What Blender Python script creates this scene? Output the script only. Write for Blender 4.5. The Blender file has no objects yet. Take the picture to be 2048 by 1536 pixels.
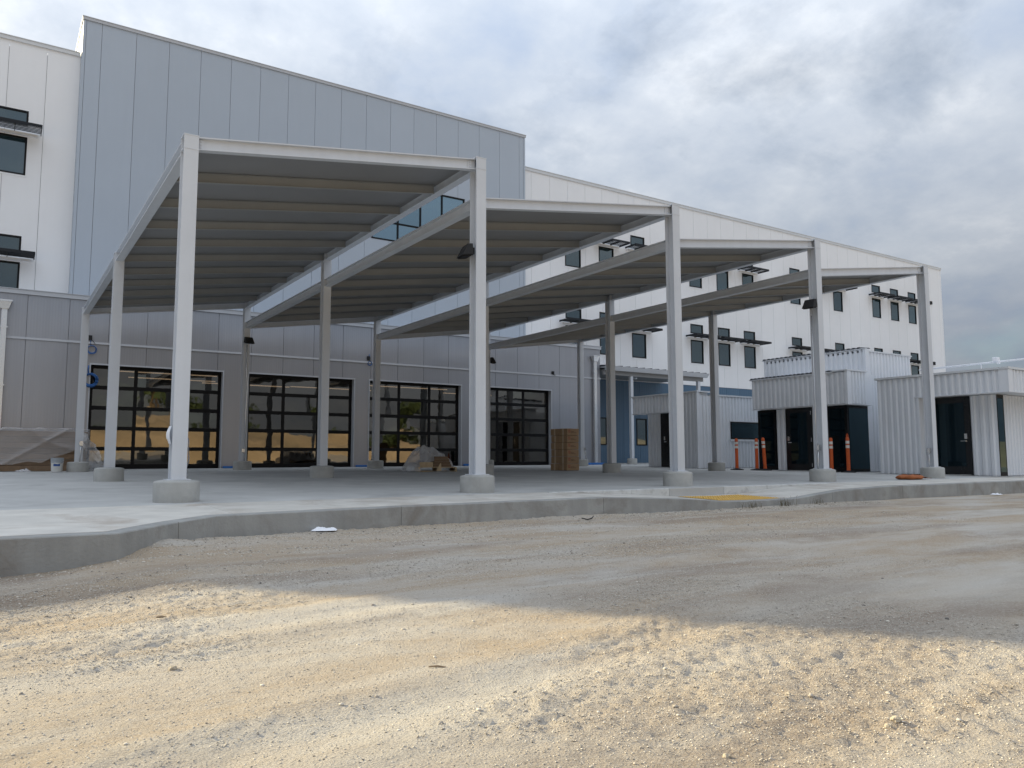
import bpy, math, random
import numpy as np
from mathutils import Vector, Matrix, noise as mnoise

scene = bpy.context.scene
R = math.radians
random.seed(7)
rng = np.random.default_rng(11)

# ------------------------------------------------------------------ camera
cam_d = bpy.data.cameras.new('camera')
cam = bpy.data.objects.new('camera', cam_d)
scene.collection.objects.link(cam)
scene.camera = cam
cam_d.sensor_width = 36.0
cam_d.lens = 1570.02 / 2048 * 36.0
cam_d.clip_start = 0.05
cam_d.clip_end = 3000
CAM = Vector((-1.906, -10.430, 0.519))
yaw, pit, rol = R(33.3309), R(5.4487), R(-0.088)
fw = Vector((math.sin(yaw) * math.cos(pit), math.cos(yaw) * math.cos(pit), math.sin(pit)))
rt = Vector((math.cos(yaw), -math.sin(yaw), 0))
up = rt.cross(fw)
rt, up = rt * math.cos(rol) + up * math.sin(rol), up * math.cos(rol) - rt * math.sin(rol)
cam.matrix_world = Matrix(((rt.x, up.x, -fw.x, CAM.x), (rt.y, up.y, -fw.y, CAM.y), (rt.z, up.z, -fw.z, CAM.z), (0, 0, 0, 1)))

# ------------------------------------------------------------------ sky, sun, exposure
SUN_EL = R(20.9)
SUN_TRAVEL = Vector((0.563 * math.cos(SUN_EL), -0.826 * math.cos(SUN_EL), -math.sin(SUN_EL))).normalized()
world = bpy.data.worlds.new('World')
scene.world = world
world.use_nodes = True
wn, wl = world.node_tree.nodes, world.node_tree.links
wn.clear()
def W(t, **k):
    n = wn.new(t)
    for a, b in k.items():
        setattr(n, a, b)
    return n
def wmath(op, a, b=None, c=None, clamp=False):
    n = W('ShaderNodeMath', operation=op, use_clamp=clamp)
    for i, v in enumerate((a, b, c)):
        if v is None:
            continue
        if isinstance(v, (int, float)):
            n.inputs[i].default_value = v
        else:
            wl.new(v, n.inputs[i])
    return n.outputs[0]
sky = W('ShaderNodeTexSky', sky_type='NISHITA')
sky.sun_disc = False
sky.sun_elevation = SUN_EL
sky.sun_rotation = math.atan2(-SUN_TRAVEL.x, -SUN_TRAVEL.y)
sky.air_density = 1.0
sky.dust_density = 1.5
tc = W('ShaderNodeTexCoord')
sep = W('ShaderNodeSeparateXYZ')
wl.new(tc.outputs['Generated'], sep.inputs[0])
zc = wmath('MAXIMUM', sep.outputs[2], 0.0)
den = wmath('ADD', zc, 0.34)
cmb = W('ShaderNodeCombineXYZ')
wl.new(wmath('DIVIDE', sep.outputs[0], den), cmb.inputs[0])
wl.new(wmath('DIVIDE', sep.outputs[1], den), cmb.inputs[1])
def wnoise(scale, detail, rough, dist, off):
    mp = W('ShaderNodeMapping')
    mp.inputs['Location'].default_value = off
    wl.new(cmb.outputs[0], mp.inputs[0])
    n = W('ShaderNodeTexNoise')
    n.inputs['Scale'].default_value = scale
    n.inputs['Detail'].default_value = detail
    n.inputs['Roughness'].default_value = rough
    n.inputs['Distortion'].default_value = dist
    wl.new(mp.outputs[0], n.inputs[0])
    return n.outputs[0]
n_big = wnoise(1.5, 4, 0.5, 0.0, (6.1, 0.7, 0.4))
n_mid = wnoise(3.6, 10, 0.58, 0.15, (4.3, 5.2, 2.0))
n_gap = wnoise(2.2, 8, 0.6, 0.2, (7.3, 2.2, 5.0))
n_fin = wnoise(8.5, 8, 0.6, 0.1, (1.3, 2.2, 7.0))
cl = wmath('ADD', wmath('ADD', wmath('MULTIPLY', n_big, 0.36), wmath('MULTIPLY', n_mid, 0.42)), wmath('MULTIPLY', n_fin, 0.22))
ramp = W('ShaderNodeValToRGB')
cr = ramp.color_ramp
cr.elements[0].position = 0.39
cr.elements[0].color = (0.44, 0.52, 0.655, 1)
cr.elements[1].position = 0.62
cr.elements[1].color = (0.77, 0.81, 0.865, 1)
e = cr.elements.new(0.47); e.color = (0.52, 0.585, 0.685, 1)
e = cr.elements.new(0.55); e.color = (0.62, 0.675, 0.755, 1)
wl.new(cl, ramp.inputs[0])
# an overcast dome: brighter overhead and towards the hidden sun
sd = W('ShaderNodeVectorMath', operation='DOT_PRODUCT')
wl.new(tc.outputs['Generated'], sd.inputs[0])
sd.inputs[1].default_value = tuple(-SUN_TRAVEL)
glow = wmath('POWER', wmath('MAXIMUM', wmath('MULTIPLY_ADD', sd.outputs['Value'], 0.5, 0.5), 0.0), 3.0)
dome = wmath('ADD', wmath('MULTIPLY_ADD', zc, 1.48, 0.31), wmath('MULTIPLY', glow, 0.13))
vm = W('ShaderNodeVectorMath', operation='SCALE')
wl.new(ramp.outputs[0], vm.inputs[0])
wl.new(wmath('MULTIPLY', dome, 10.0), vm.inputs['Scale'])
gap = W('ShaderNodeMapRange')
gap.inputs['From Min'].default_value = 0.54
gap.inputs['From Max'].default_value = 0.72
gap.inputs['To Min'].default_value = 0.0
gap.inputs['To Max'].default_value = 0.55
wl.new(n_gap, gap.inputs[0])
mixs = W('ShaderNodeMix', data_type='RGBA')
wl.new(gap.outputs[0], mixs.inputs[0])
wl.new(vm.outputs[0], mixs.inputs[6])
wl.new(sky.outputs[0], mixs.inputs[7])
bg = W('ShaderNodeBackground')
bg.inputs[1].default_value = 0.071
wl.new(mixs.outputs[2], bg.inputs[0])
wo = W('ShaderNodeOutputWorld')
wl.new(bg.outputs[0], wo.inputs[0])

sl = bpy.data.lights.new('sun', 'SUN')
sl.energy = 5.0
sl.angle = R(0.45)
sl.color = (1.0, 0.85, 0.54)
so = bpy.data.objects.new('sun', sl)
scene.collection.objects.link(so)
so.rotation_euler = SUN_TRAVEL.to_track_quat('-Z', 'Y').to_euler()
so.location = (-30, 40, 30)

scene.view_settings.view_transform = 'Standard'
scene.view_settings.look = 'None'
scene.view_settings.exposure = 0.76
scene.view_settings.gamma = 1.0
scene.view_settings.use_curve_mapping = False
scene.render.engine = 'CYCLES'
scene.cycles.max_bounces = 7
scene.cycles.diffuse_bounces = 4
scene.cycles.glossy_bounces = 4
scene.cycles.transparent_max_bounces = 12
scene.cycles.use_denoising = True
scene.cycles.caustics_reflective = False
scene.cycles.caustics_refractive = False

# ------------------------------------------------------------------ materials
def newmat(name):
    m = bpy.data.materials.new(name)
    m.use_nodes = True
    return m, m.node_tree.nodes, m.node_tree.links, m.node_tree.nodes['Principled BSDF']

def surf(name, col, rough=0.6, var=0.06, scale=3.0, spec=0.4, metal=0.0, bump=0.0, bscale=60.0, rnd=0.0, streak=0.0, stain=None, stain_amt=0.0, stain_scale=1.2, rib=0.0, ribpitch=0.06):
    """painted / concrete / generic surface: world-position noise tints, optional vertical streaks, stains, micro ribs"""
    m, n, l, b = newmat(name)
    b.inputs['Roughness'].default_value = rough
    b.inputs['Specular IOR Level'].default_value = spec
    b.inputs['Metallic'].default_value = metal
    geo = n.new('ShaderNodeNewGeometry')
    no = n.new('ShaderNodeTexNoise')
    no.inputs['Scale'].default_value = scale
    no.inputs['Detail'].default_value = 6
    no.inputs['Roughness'].default_value = 0.6
    l.new(geo.outputs['Position'], no.inputs[0])
    mr = n.new('ShaderNodeMapRange')
    mr.inputs['From Min'].default_value = 0.25
    mr.inputs['From Max'].default_value = 0.75
    mr.inputs['To Min'].default_value = 1 - var
    mr.inputs['To Max'].default_value = 1 + var
    l.new(no.outputs[0], mr.inputs[0])
    fac = mr.outputs[0]
    def mul(a, bsock):
        k = n.new('ShaderNodeMath'); k.operation = 'MULTIPLY'
        l.new(a, k.inputs[0]); l.new(bsock, k.inputs[1])
        return k.outputs[0]
    if rnd:
        oi = n.new('ShaderNodeObjectInfo')
        r2 = n.new('ShaderNodeMapRange')
        r2.inputs['To Min'].default_value = 1 - rnd
        r2.inputs['To Max'].default_value = 1 + rnd
        l.new(oi.outputs['Random'], r2.inputs[0])
        fac = mul(fac, r2.outputs[0])
    if streak:
        mp = n.new('ShaderNodeMapping')
        mp.inputs['Scale'].default_value = (7, 7, 0.35)
        l.new(geo.outputs['Position'], mp.inputs[0])
        n2 = n.new('ShaderNodeTexNoise')
        n2.inputs['Scale'].default_value = 1.0
        n2.inputs['Detail'].default_value = 5
        l.new(mp.outputs[0], n2.inputs[0])
        r3 = n.new('ShaderNodeMapRange')
        r3.inputs['From Min'].default_value = 0.35
        r3.inputs['From Max'].default_value = 0.7
        r3.inputs['To Min'].default_value = 1.0
        r3.inputs['To Max'].default_value = 1 - streak
        l.new(n2.outputs[0], r3.inputs[0])
        fac = mul(fac, r3.outputs[0])
    sc = n.new('ShaderNodeVectorMath'); sc.operation = 'SCALE'
    sc.inputs[0].default_value = col
    l.new(fac, sc.inputs['Scale'])
    out = sc.outputs[0]
    if stain is not None:
        n3 = n.new('ShaderNodeTexNoise')
        n3.inputs['Scale'].default_value = stain_scale
        n3.inputs['Detail'].default_value = 8
        n3.inputs['Roughness'].default_value = 0.65
        n3.inputs['Distortion'].default_value = 0.6
        l.new(geo.outputs['Position'], n3.inputs[0])
        r4 = n.new('ShaderNodeMapRange')
        r4.inputs['From Min'].default_value = 0.5
        r4.inputs['From Max'].default_value = 0.72
        r4.inputs['To Max'].default_value = stain_amt
        l.new(n3.outputs[0], r4.inputs[0])
        mx = n.new('ShaderNodeMix'); mx.data_type = 'RGBA'
        l.new(r4.outputs[0], mx.inputs[0])
        l.new(out, mx.inputs[6])
        mx.inputs[7].default_value = (*stain, 1)
        out = mx.outputs[2]
    l.new(out, b.inputs['Base Color'])
    hsock = None
    if bump:
        nb = n.new('ShaderNodeTexNoise')
        nb.inputs['Scale'].default_value = bscale
        nb.inputs['Detail'].default_value = 4
        l.new(geo.outputs['Position'], nb.inputs[0])
        bp = n.new('ShaderNodeBump')
        bp.inputs['Strength'].default_value = bump
        bp.inputs['Distance'].default_value = 0.01
        l.new(nb.outputs[0], bp.inputs['Height'])
        l.new(bp.outputs[0], b.inputs['Normal'])
    if rib:
        sx = n.new('ShaderNodeSeparateXYZ'); l.new(geo.outputs['Position'], sx.inputs[0])
        ad = n.new('ShaderNodeMath'); ad.operation = 'MULTIPLY'; ad.inputs[1].default_value = 2 * math.pi / ribpitch
        l.new(sx.outputs[0], ad.inputs[0])
        si = n.new('ShaderNodeMath'); si.operation = 'SINE'; l.new(ad.outputs[0], si.inputs[0])
        bp = n.new('ShaderNodeBump')
        bp.inputs['Strength'].default_value = rib
        bp.inputs['Distance'].default_value = 0.003
        l.new(si.outputs[0], bp.inputs['Height'])
        l.new(bp.outputs[0], b.inputs['Normal'])
    return m

def glassmat(name, tint, refl, dark, see=0.0, wav=0.0, rough=0.02):
    """coated glazing: mirror share over either a dark body or a see-through tint"""
    m, n, l, b = newmat(name)
    n.remove(b)
    out = n['Material Output']
    gl = n.new('ShaderNodeBsdfGlossy'); gl.inputs['Roughness'].default_value = rough
    gl.inputs['Color'].default_value = (*tint, 1)
    if see:
        bd = n.new('ShaderNodeBsdfTransparent'); bd.inputs[0].default_value = (see, see * 0.98, see * 0.95, 1)
    else:
        bd = n.new('ShaderNodeBsdfDiffuse'); bd.inputs[0].default_value = (*dark, 1)
    fr = n.new('ShaderNodeFresnel'); fr.inputs[0].default_value = 1.5
    ad = n.new('ShaderNodeMath'); ad.operation = 'ADD'; ad.use_clamp = True
    oi = n.new('ShaderNodeObjectInfo'); mr = n.new('ShaderNodeMapRange')
    mr.inputs['To Min'].default_value = refl * 0.75; mr.inputs['To Max'].default_value = refl * 1.25
    l.new(oi.outputs['Random'], mr.inputs[0]); l.new(mr.outputs[0], ad.inputs[1])
    l.new(fr.outputs[0], ad.inputs[0])
    mx = n.new('ShaderNodeMixShader')
    l.new(ad.outputs[0], mx.inputs[0]); l.new(bd.outputs[0], mx.inputs[1]); l.new(gl.outputs[0], mx.inputs[2])
    l.new(mx.outputs[0], out.inputs[0])
    if wav:
        geo = n.new('ShaderNodeNewGeometry')
        nb = n.new('ShaderNodeTexNoise'); nb.inputs['Scale'].default_value = 1.6; nb.inputs['Detail'].default_value = 2
        l.new(geo.outputs['Position'], nb.inputs[0])
        bp = n.new('ShaderNodeBump'); bp.inputs['Strength'].default_value = wav; bp.inputs['Distance'].default_value = 0.02
        l.new(nb.outputs[0], bp.inputs['Height'])
        l.new(bp.outputs[0], gl.inputs['Normal'])
    return m

def emitmat(name, col, s):
    m, n, l, b = newmat(name)
    b.inputs['Base Color'].default_value = (*col, 1)
    b.inputs['Emission Color'].default_value = (*col, 1)
    b.inputs['Emission Strength'].default_value = s
    return m

def plasticfilm(name, alpha, col=(0.72, 0.72, 0.73)):
    m, n, l, b = newmat(name)
    b.inputs['Base Color'].default_value = (*col, 1)
    b.inputs['Roughness'].default_value = 0.16
    b.inputs['Specular IOR Level'].default_value = 0.7
    b.inputs['Alpha'].default_value = alpha
    geo = n.new('ShaderNodeNewGeometry')
    mp = n.new('ShaderNodeMapping'); mp.inputs['Rotation'].default_value = (0.5, 0.3, 0.9); mp.inputs['Scale'].default_value = (3.0, 3.0, 14.0)
    l.new(geo.outputs['Position'], mp.inputs[0])
    n2 = n.new('ShaderNodeTexNoise'); n2.inputs['Scale'].default_value = 1.0; n2.inputs['Detail'].default_value = 3; n2.inputs['Distortion'].default_value = 0.8
    l.new(mp.outputs[0], n2.inputs[0])
    bp = n.new('ShaderNodeBump'); bp.inputs['Strength'].default_value = 0.6; bp.inputs['Distance'].default_value = 0.03
    l.new(n2.outputs[0], bp.inputs['Height']); l.new(bp.outputs[0], b.inputs['Normal'])
    return m

M = {}
M['steel'] = surf('painted_steel', (0.64, 0.665, 0.70), 0.42, 0.04, 2.0, rnd=0.02, streak=0.05)
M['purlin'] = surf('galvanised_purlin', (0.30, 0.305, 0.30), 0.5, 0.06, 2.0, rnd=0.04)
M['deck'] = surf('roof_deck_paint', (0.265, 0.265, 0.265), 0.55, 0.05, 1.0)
M['plinth'] = surf('plinth_concrete', (0.41, 0.41, 0.39), 0.85, 0.12, 5.0, bump=0.35, bscale=45, stain=(0.25, 0.24, 0.22), stain_amt=0.5, stain_scale=2.2, rnd=0.05)
M['slab'] = surf('slab_concrete', (0.49, 0.49, 0.475), 0.8, 0.14, 1.1, bump=0.12, bscale=70, stain=(0.33, 0.33, 0.32), stain_amt=0.8, stain_scale=0.55, rnd=0.03)
M['walk'] = surf('walk_concrete', (0.59, 0.565, 0.515), 0.85, 0.16, 2.0, bump=0.2, bscale=70, stain=(0.36, 0.30, 0.245), stain_amt=0.9, stain_scale=1.1, rnd=0.03)
M['curb'] = surf('curb_concrete', (0.34, 0.34, 0.325), 0.88, 0.16, 2.6, bump=0.4, bscale=40, stain=(0.22, 0.20, 0.175), stain_amt=0.9, stain_scale=1.7, streak=0.12, rnd=0.04)
M['whitecurb'] = surf('pale_curb_concrete', (0.60, 0.60, 0.58), 0.85, 0.12, 4.0, bump=0.4, bscale=30, stain=(0.33, 0.32, 0.30), stain_amt=0.8, stain_scale=5.0)
M['joint'] = surf('joint_base', (0.16, 0.155, 0.15), 0.9)  # dark base sheet that shows in the gaps between slab panels
M['white'] = surf('white_metal_panel', (0.86, 0.87, 0.885), 0.38, 0.02, 1.0, rnd=0.015, streak=0.012)
M['grey'] = surf('grey_metal_panel', (0.43, 0.485, 0.555), 0.40, 0.02, 0.8, rnd=0.02, streak=0.012)
M['wing'] = surf('striated_grey_panel', (0.36, 0.37, 0.40), 0.30, 0.02, 0.8, spec=0.6, metal=0.5, rnd=0.02, streak=0.05, rib=0.16, ribpitch=0.075)
M['blue'] = surf('blue_metal_panel', (0.075, 0.145, 0.225), 0.42, 0.03, 0.8, rnd=0.03, rib=0.5, ribpitch=0.15)
M['coping'] = surf('coping_metal', (0.66, 0.68, 0.70), 0.4, 0.03)
M['gcoping'] = surf('grey_coping_metal', (0.50, 0.515, 0.54), 0.36, 0.03)
M['pale_seam'] = surf('pale_panel_seam', (0.40, 0.41, 0.42), 0.8)
M['seam'] = surf('panel_seam', (0.29, 0.30, 0.315), 0.8)
M['corr'] = surf('white_corrugated_metal', (0.74, 0.765, 0.80), 0.42, 0.03, 1.4, rnd=0.02, streak=0.03)
M['roofdark'] = surf('dark_roof_sheet', (0.05, 0.055, 0.065), 0.5, 0.05)
M['black'] = surf('black_frame', (0.007, 0.007, 0.008), 0.45, 0.05, spec=0.2)
M['shade'] = surf('charcoal_louvre', (0.016, 0.018, 0.022), 0.5, 0.05, spec=0.25)
M['dark'] = surf('dark_door', (0.010, 0.011, 0.013), 0.25, 0.05)
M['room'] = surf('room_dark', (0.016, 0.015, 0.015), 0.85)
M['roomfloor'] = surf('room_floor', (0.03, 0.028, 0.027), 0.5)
M['galv'] = surf('galvanised_sheet', (0.74, 0.75, 0.76), 0.27, 0.02, 1.0, metal=0.75)
M['chrome'] = surf('satin_metal', (0.72, 0.72, 0.71), 0.25, 0.03, metal=0.9)
M['card'] = surf('cardboard', (0.36, 0.24, 0.14), 0.85, 0.08, 6.0, rnd=0.06)
M['tape'] = surf('packing_tape', (0.52, 0.41, 0.28), 0.35, 0.05)
M['redink'] = surf('red_ink', (0.33, 0.07, 0.04), 0.8)
M['darkink'] = surf('dark_ink', (0.10, 0.045, 0.03), 0.8)
M['pine'] = surf('pine_board', (0.56, 0.43, 0.27), 0.8, 0.14, 9.0, rnd=0.1)
M['brownstack'] = surf('brown_board', (0.20, 0.135, 0.085), 0.85, 0.15, 7.0, rnd=0.12)
M['film'] = plasticfilm('clear_plastic_film', 0.36, (0.66, 0.64, 0.63))
M['film2'] = plasticfilm('cloudy_plastic_film', 0.55)
M['orange'] = surf('orange_plastic', (0.66, 0.115, 0.025), 0.5, 0.08, 6.0, stain=(0.30, 0.06, 0.02), stain_amt=0.4, stain_scale=9)
M['reflect'] = surf('reflective_band', (0.80, 0.76, 0.70), 0.4, 0.08, 15)
M['rubber'] = surf('black_rubber', (0.02, 0.02, 0.021), 0.8)
M['bagorange'] = surf('orange_sandbag', (0.36, 0.115, 0.04), 0.85, 0.2, 12, bump=0.5, bscale=90)
M['pailwhite'] = surf('pail_plastic', (0.60, 0.60, 0.58), 0.45, 0.06, 9)
M['pailgrey'] = surf('pail_rim', (0.36, 0.39, 0.42), 0.45)
M['labelblue'] = surf('blue_label', (0.03, 0.09, 0.30), 0.5)
M['cable'] = surf('blue_cable', (0.025, 0.11, 0.32), 0.45)
M['bluefoam'] = surf('blue_foam', (0.04, 0.17, 0.50), 0.7)
M['paper'] = surf('white_paper', (0.80, 0.81, 0.84), 0.75)
M['yellow'] = surf('yellow_tactile', (0.70, 0.44, 0.10), 0.6, 0.12, 6, stain=(0.45, 0.28, 0.09), stain_amt=0.5, stain_scale=6)
M['plate'] = surf('yellow_plate_dirty', (0.54, 0.345, 0.10), 0.65, 0.15, 6, stain=(0.36, 0.25, 0.11), stain_amt=0.7, stain_scale=4)
M['weed'] = surf('dry_weed', (0.15, 0.13, 0.085), 0.9, 0.2, 20)
M['rock'] = surf('field_rock', (0.42, 0.36, 0.27), 0.9, 0.2, 25, bump=0.5, bscale=80)
M['wood'] = surf('old_wood', (0.27, 0.20, 0.13), 0.9, 0.2, 30)
M['winglass'] = glassmat('window_glazing', (0.80, 0.92, 0.96), 0.10, (0.018, 0.035, 0.042))
M['towerglass'] = glassmat('tower_glazing', (0.75, 0.93, 1.0), 0.26, (0.03, 0.075, 0.10))
M['doorglass'] = glassmat('roll_door_glazing', (1.0, 0.93, 0.82), 0.13, (0, 0, 0), see=0.28, wav=0.10)
M['darkglass'] = glassmat('dark_teal_glazing', (0.55, 0.8, 0.9), 0.0, (0.003, 0.008, 0.012))
M['strip'] = emitmat('strip_light', (1.0, 0.72, 0.46), 0.45)
M['leaf'] = surf('tree_leaf', (0.05, 0.075, 0.028), 0.8, 0.3, 2.0)
M['bark'] = surf('tree_bark', (0.12, 0.09, 0.06), 0.9, 0.2, 6)
M['berm'] = surf('dry_earth_slope', (0.44, 0.325, 0.20), 0.95, 0.25, 0.4, stain=(0.24, 0.19, 0.12), stain_amt=0.9, stain_scale=0.13)

# ------------------------------------------------------------------ mesh helpers
COL = scene.collection
GX, GY = 0.0023, 0.0140
def G(x, y):
    return GX * x + GY * y

class MB:
    def __init__(s):
        s.v, s.f = [], []
    def quad(s, *p):
        i = len(s.v); s.v += [tuple(q) for q in p]; s.f.append(tuple(range(i, i + len(p)))); return s
    def box(s, x0, x1, y0, y1, z0, z1):
        i = len(s.v)
        s.v += [(x0, y0, z0), (x1, y0, z0), (x1, y1, z0), (x0, y1, z0), (x0, y0, z1), (x1, y0, z1), (x1, y1, z1), (x0, y1, z1)]
        s.f += [tuple(i + k for k in q) for q in ((0, 3, 2, 1), (4, 5, 6, 7), (0, 1, 5, 4), (1, 2, 6, 5), (2, 3, 7, 6), (3, 0, 4, 7))]
        return s
    def hexa(s, pts):
        """8 points: bottom ring 4, top ring 4"""
        i = len(s.v); s.v += [tuple(p) for p in pts]
        s.f += [tuple(i + k for k in q) for q in ((0, 3, 2, 1), (4, 5, 6, 7), (0, 1, 5, 4), (1, 2, 6, 5), (2, 3, 7, 6), (3, 0, 4, 7))]
        return s
    def bar(s, p0, p1, w, h, upv=(0, 0, 1)):
        """rectangular bar from p0 to p1 whose TOP centre line runs p0-p1"""
        p0, p1, u = Vector(p0), Vector(p1), Vector(upv)
        d = (p1 - p0).normalized(); side = d.cross(u).normalized() * (w / 2); dn = u * -h
        a = [p0 + dn - side, p1 + dn - side, p1 + dn + side, p0 + dn + side, p0 - side, p1 - side, p1 + side, p0 + side]
        a = [a[3], a[2], a[1], a[0], a[7], a[6], a[5], a[4]]
        return s.hexa(a)
    def ibeam(s, p0, p1, depth, width, tw=0.012, tf=0.016):
        p0, p1 = Vector(p0), Vector(p1); z = Vector((0, 0, 1))
        s.bar(p0, p1, width, tf)
        s.bar(p0 - z * (depth - tf), p1 - z * (depth - tf), width, tf)
        s.bar(p0 - z * tf, p1 - z * tf, tw, depth - 2 * tf)
        return s
    def lathe(s, prof, n=24, c=(0, 0, 0), cap=True):
        i = len(s.v)
        for r, z in prof:
            for k in range(n):
                a = 2 * math.pi * k / n
                s.v.append((c[0] + r * math.cos(a), c[1] + r * math.sin(a), c[2] + z))
        m = len(prof)
        for j in range(m - 1):
            for k in range(n):
                k2 = (k + 1) % n
                s.f.append((i + j * n + k, i + j * n + k2, i + (j + 1) * n + k2, i + (j + 1) * n + k))
        if cap:
            s.f.append(tuple(i + k for k in reversed(range(n))))
            s.f.append(tuple(i + (m - 1) * n + k for k in range(n)))
        return s
    def tube(s, pts, r, n=8):
        pts = [Vector(p) for p in pts]; i = len(s.v)
        for j, p in enumerate(pts):
            d = (pts[min(j + 1, len(pts) - 1)] - pts[max(j - 1, 0)]).normalized()
            a = d.cross(Vector((0.3, 0.2, 1)) if abs(d.z) < 0.9 else Vector((1, 0.1, 0))).normalized(); b = d.cross(a)
            rr = r[j] if isinstance(r, (list, tuple)) else r
            for k in range(n):
                t = 2 * math.pi * k / n
                s.v.append(tuple(p + a * math.cos(t) * rr + b * math.sin(t) * rr))
        for j in range(len(pts) - 1):
            for k in range(n):
                k2 = (k + 1) % n
                s.f.append((i + j * n + k, i + j * n + k2, i + (j + 1) * n + k2, i + (j + 1) * n + k))
        s.f.append(tuple(i + k for k in reversed(range(n)))); s.f.append(tuple(i + (len(pts) - 1) * n + k for k in range(n)))
        return s
    def mesh(s, name, mat, off=(0, 0, 0), smooth=False):
        me = bpy.data.meshes.new(name)
        me.from_pydata([(a - off[0], b - off[1], c - off[2]) for a, b, c in s.v], [], s.f)
        me.materials.append(M[mat] if isinstance(mat, str) else mat)
        if smooth:
            me.polygons.foreach_set('use_smooth', [True] * len(me.polygons))
        me.update()
        return me

ROOTLOC = {}
def link(o, parent=None):
    COL.objects.link(o)
    if parent is not None:
        o.parent = parent
    return o
def bevel(o, w=0.006, seg=2):
    b = o.modifiers.new('bevel', 'BEVEL'); b.width = w; b.segments = seg; b.limit_method = 'ANGLE'; b.angle_limit = R(35)
    return o
def rootloc(p):
    while p.parent is not None:
        p = p.parent
    return ROOTLOC.get(p.name, (0, 0, 0))
def part(name, mb, mat, parent, smooth=False, bev=0, label=None):
    o = link(bpy.data.objects.new(name, mb.mesh(name, mat, rootloc(parent), smooth)), parent)
    if bev:
        bevel(o, bev)
    if label:
        o['label'] = label
    return o
def inst(name, me, parent, loc):
    """repeat of a part that shares mesh data; loc in world coordinates (parents keep their axes)"""
    o = link(bpy.data.objects.new(name, me), parent)
    rl = rootloc(parent)
    acc = Vector((0, 0, 0)); p = parent
    while p.parent is not None:
        acc += p.location; p = p.parent
    o.location = Vector(loc) - Vector(rl) - acc
    return o
def tag(o, label, cat, group=None):
    o['label'] = label; o['category'] = cat
    if group:
        o['group'] = group
    return o
def thing(name, label, cat, loc=(0, 0, 0), group=None):
    o = link(bpy.data.objects.new(name, None))
    o.empty_display_size = 0.2
    o.location = loc
    ROOTLOC[o.name] = tuple(loc)
    return tag(o, label, cat, group)
def solo(name, mb, mat, label, cat, loc=(0, 0, 0), group=None, smooth=False, bev=0):
    o = link(bpy.data.objects.new(name, mb.mesh(name, mat, loc, smooth)))
    o.location = loc
    ROOTLOC[o.name] = tuple(loc)
    if bev:
        bevel(o, bev)
    return tag(o, label, cat, group)
def struct(name, mb, mat, smooth=False):
    o = link(bpy.data.objects.new(name, mb.mesh(name, mat, (0, 0, 0), smooth)))
    o['kind'] = 'structure'
    return o
def nz(x, y, z=0.0):
    return mnoise.noise(Vector((x, y, z)))
def fbm(x, y, z=0.0, o=4):
    return mnoise.fractal(Vector((x, y, z)), 1.0, 2.0, o)

# ------------------------------------------------------------------ ground
ZR = -0.262
# curb path: (x, y, ramp drop)
CURB = [(-26, -3.60, 0), (-14, -3.56, 0), (-7.4, -3.54, 0), (-4.3, -3.53, 0), (-1.05, -3.53, 0), (-0.478, -2.80, 0), (-0.03, -2.33, 0), (2.05, -2.10, 0), (5.19, -1.95, 0),
        (6.07, -1.94, 0.033), (6.82, -1.93, 0.07), (7.75, -1.93, 0.138), (8.6, -1.93, 0.15), (9.43, -1.93, 0.145), (10.04, -1.93, 0.09), (10.72, -1.93, 0.037), (12.23, -1.92, 0), (15.3, -1.92, 0), (18.4, -1.9, 0), (21.5, -1.9, 0), (27, -1.9, 0), (60, -1.9, 0)]
def curb_y(x):
    xs = [c[0] for c in CURB]; ys = [c[1] for c in CURB]
    return float(np.interp(x, xs, ys))
def ramp_drop(x):
    return float(np.interp(x, [c[0] for c in CURB], [c[2] for c in CURB]))

def axis(lo, hi, step, far, grow=1.25):
    a = list(np.arange(lo, hi, step))
    s, x = step, a[0]
    left = []
    while x > -far:
        s *= grow; x -= s; left.append(x)
    s, x = step, a[-1]
    right = []
    while x < far:
        s *= grow; x += s; right.append(x)
    return np.array(left[::-1] + a + right)
xs = axis(-3.4, 7.0, 0.020, 900, 1.15)
ys = axis(-9.6, -1.8, 0.019, 900, 1.15)
XX, YY = np.meshgrid(xs, ys)
def vnoise(X, Y, sc, seed):
    """fast value noise on arrays"""
    x, y = X * sc, Y * sc
    xi, yi = np.floor(x).astype(np.int64), np.floor(y).astype(np.int64)
    fx, fy = x - xi, y - yi
    fx, fy = fx * fx * (3 - 2 * fx), fy * fy * (3 - 2 * fy)
    def h(a, b):
        n = (a * 374761393 + b * 668265263 + seed * 982451653) & 0xFFFFFFFF
        n = ((n ^ (n >> 13)) * 1274126177) & 0xFFFFFFFF
        return ((n ^ (n >> 16)) & 0xFFFF) / 65535.0
    return (h(xi, yi) * (1 - fx) + h(xi + 1, yi) * fx) * (1 - fy) + (h(xi, yi + 1) * (1 - fx) + h(xi + 1, yi + 1) * fx) * fy
def streak_coords(X, Y):
    a = R(8.0)
    return X * math.cos(a) + Y * math.sin(a), -X * math.sin(a) + Y * math.cos(a)
def gravel_mask(X, Y):
    U, V = streak_coords(X, Y)
    m = 0.55 * vnoise(U * 0.35, V, 1.1, 3) + 0.45 * vnoise(U * 0.5, V, 2.7, 5)
    rut = np.zeros_like(m)
    for (x0, y0, ang) in ((1.0, -6.3, 9), (1.0, -4.6, 9), (-0.5, -8.05, 14), (2.5, -3.4, 3)):
        s_ = -(X - x0) * math.sin(R(ang)) + (Y - y0) * math.cos(R(ang))
        rut = np.maximum(rut, np.exp(-(s_ / 0.2) ** 2))
    return np.clip((m - 0.42) / 0.22 - 0.7 * rut, 0, 1)
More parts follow.
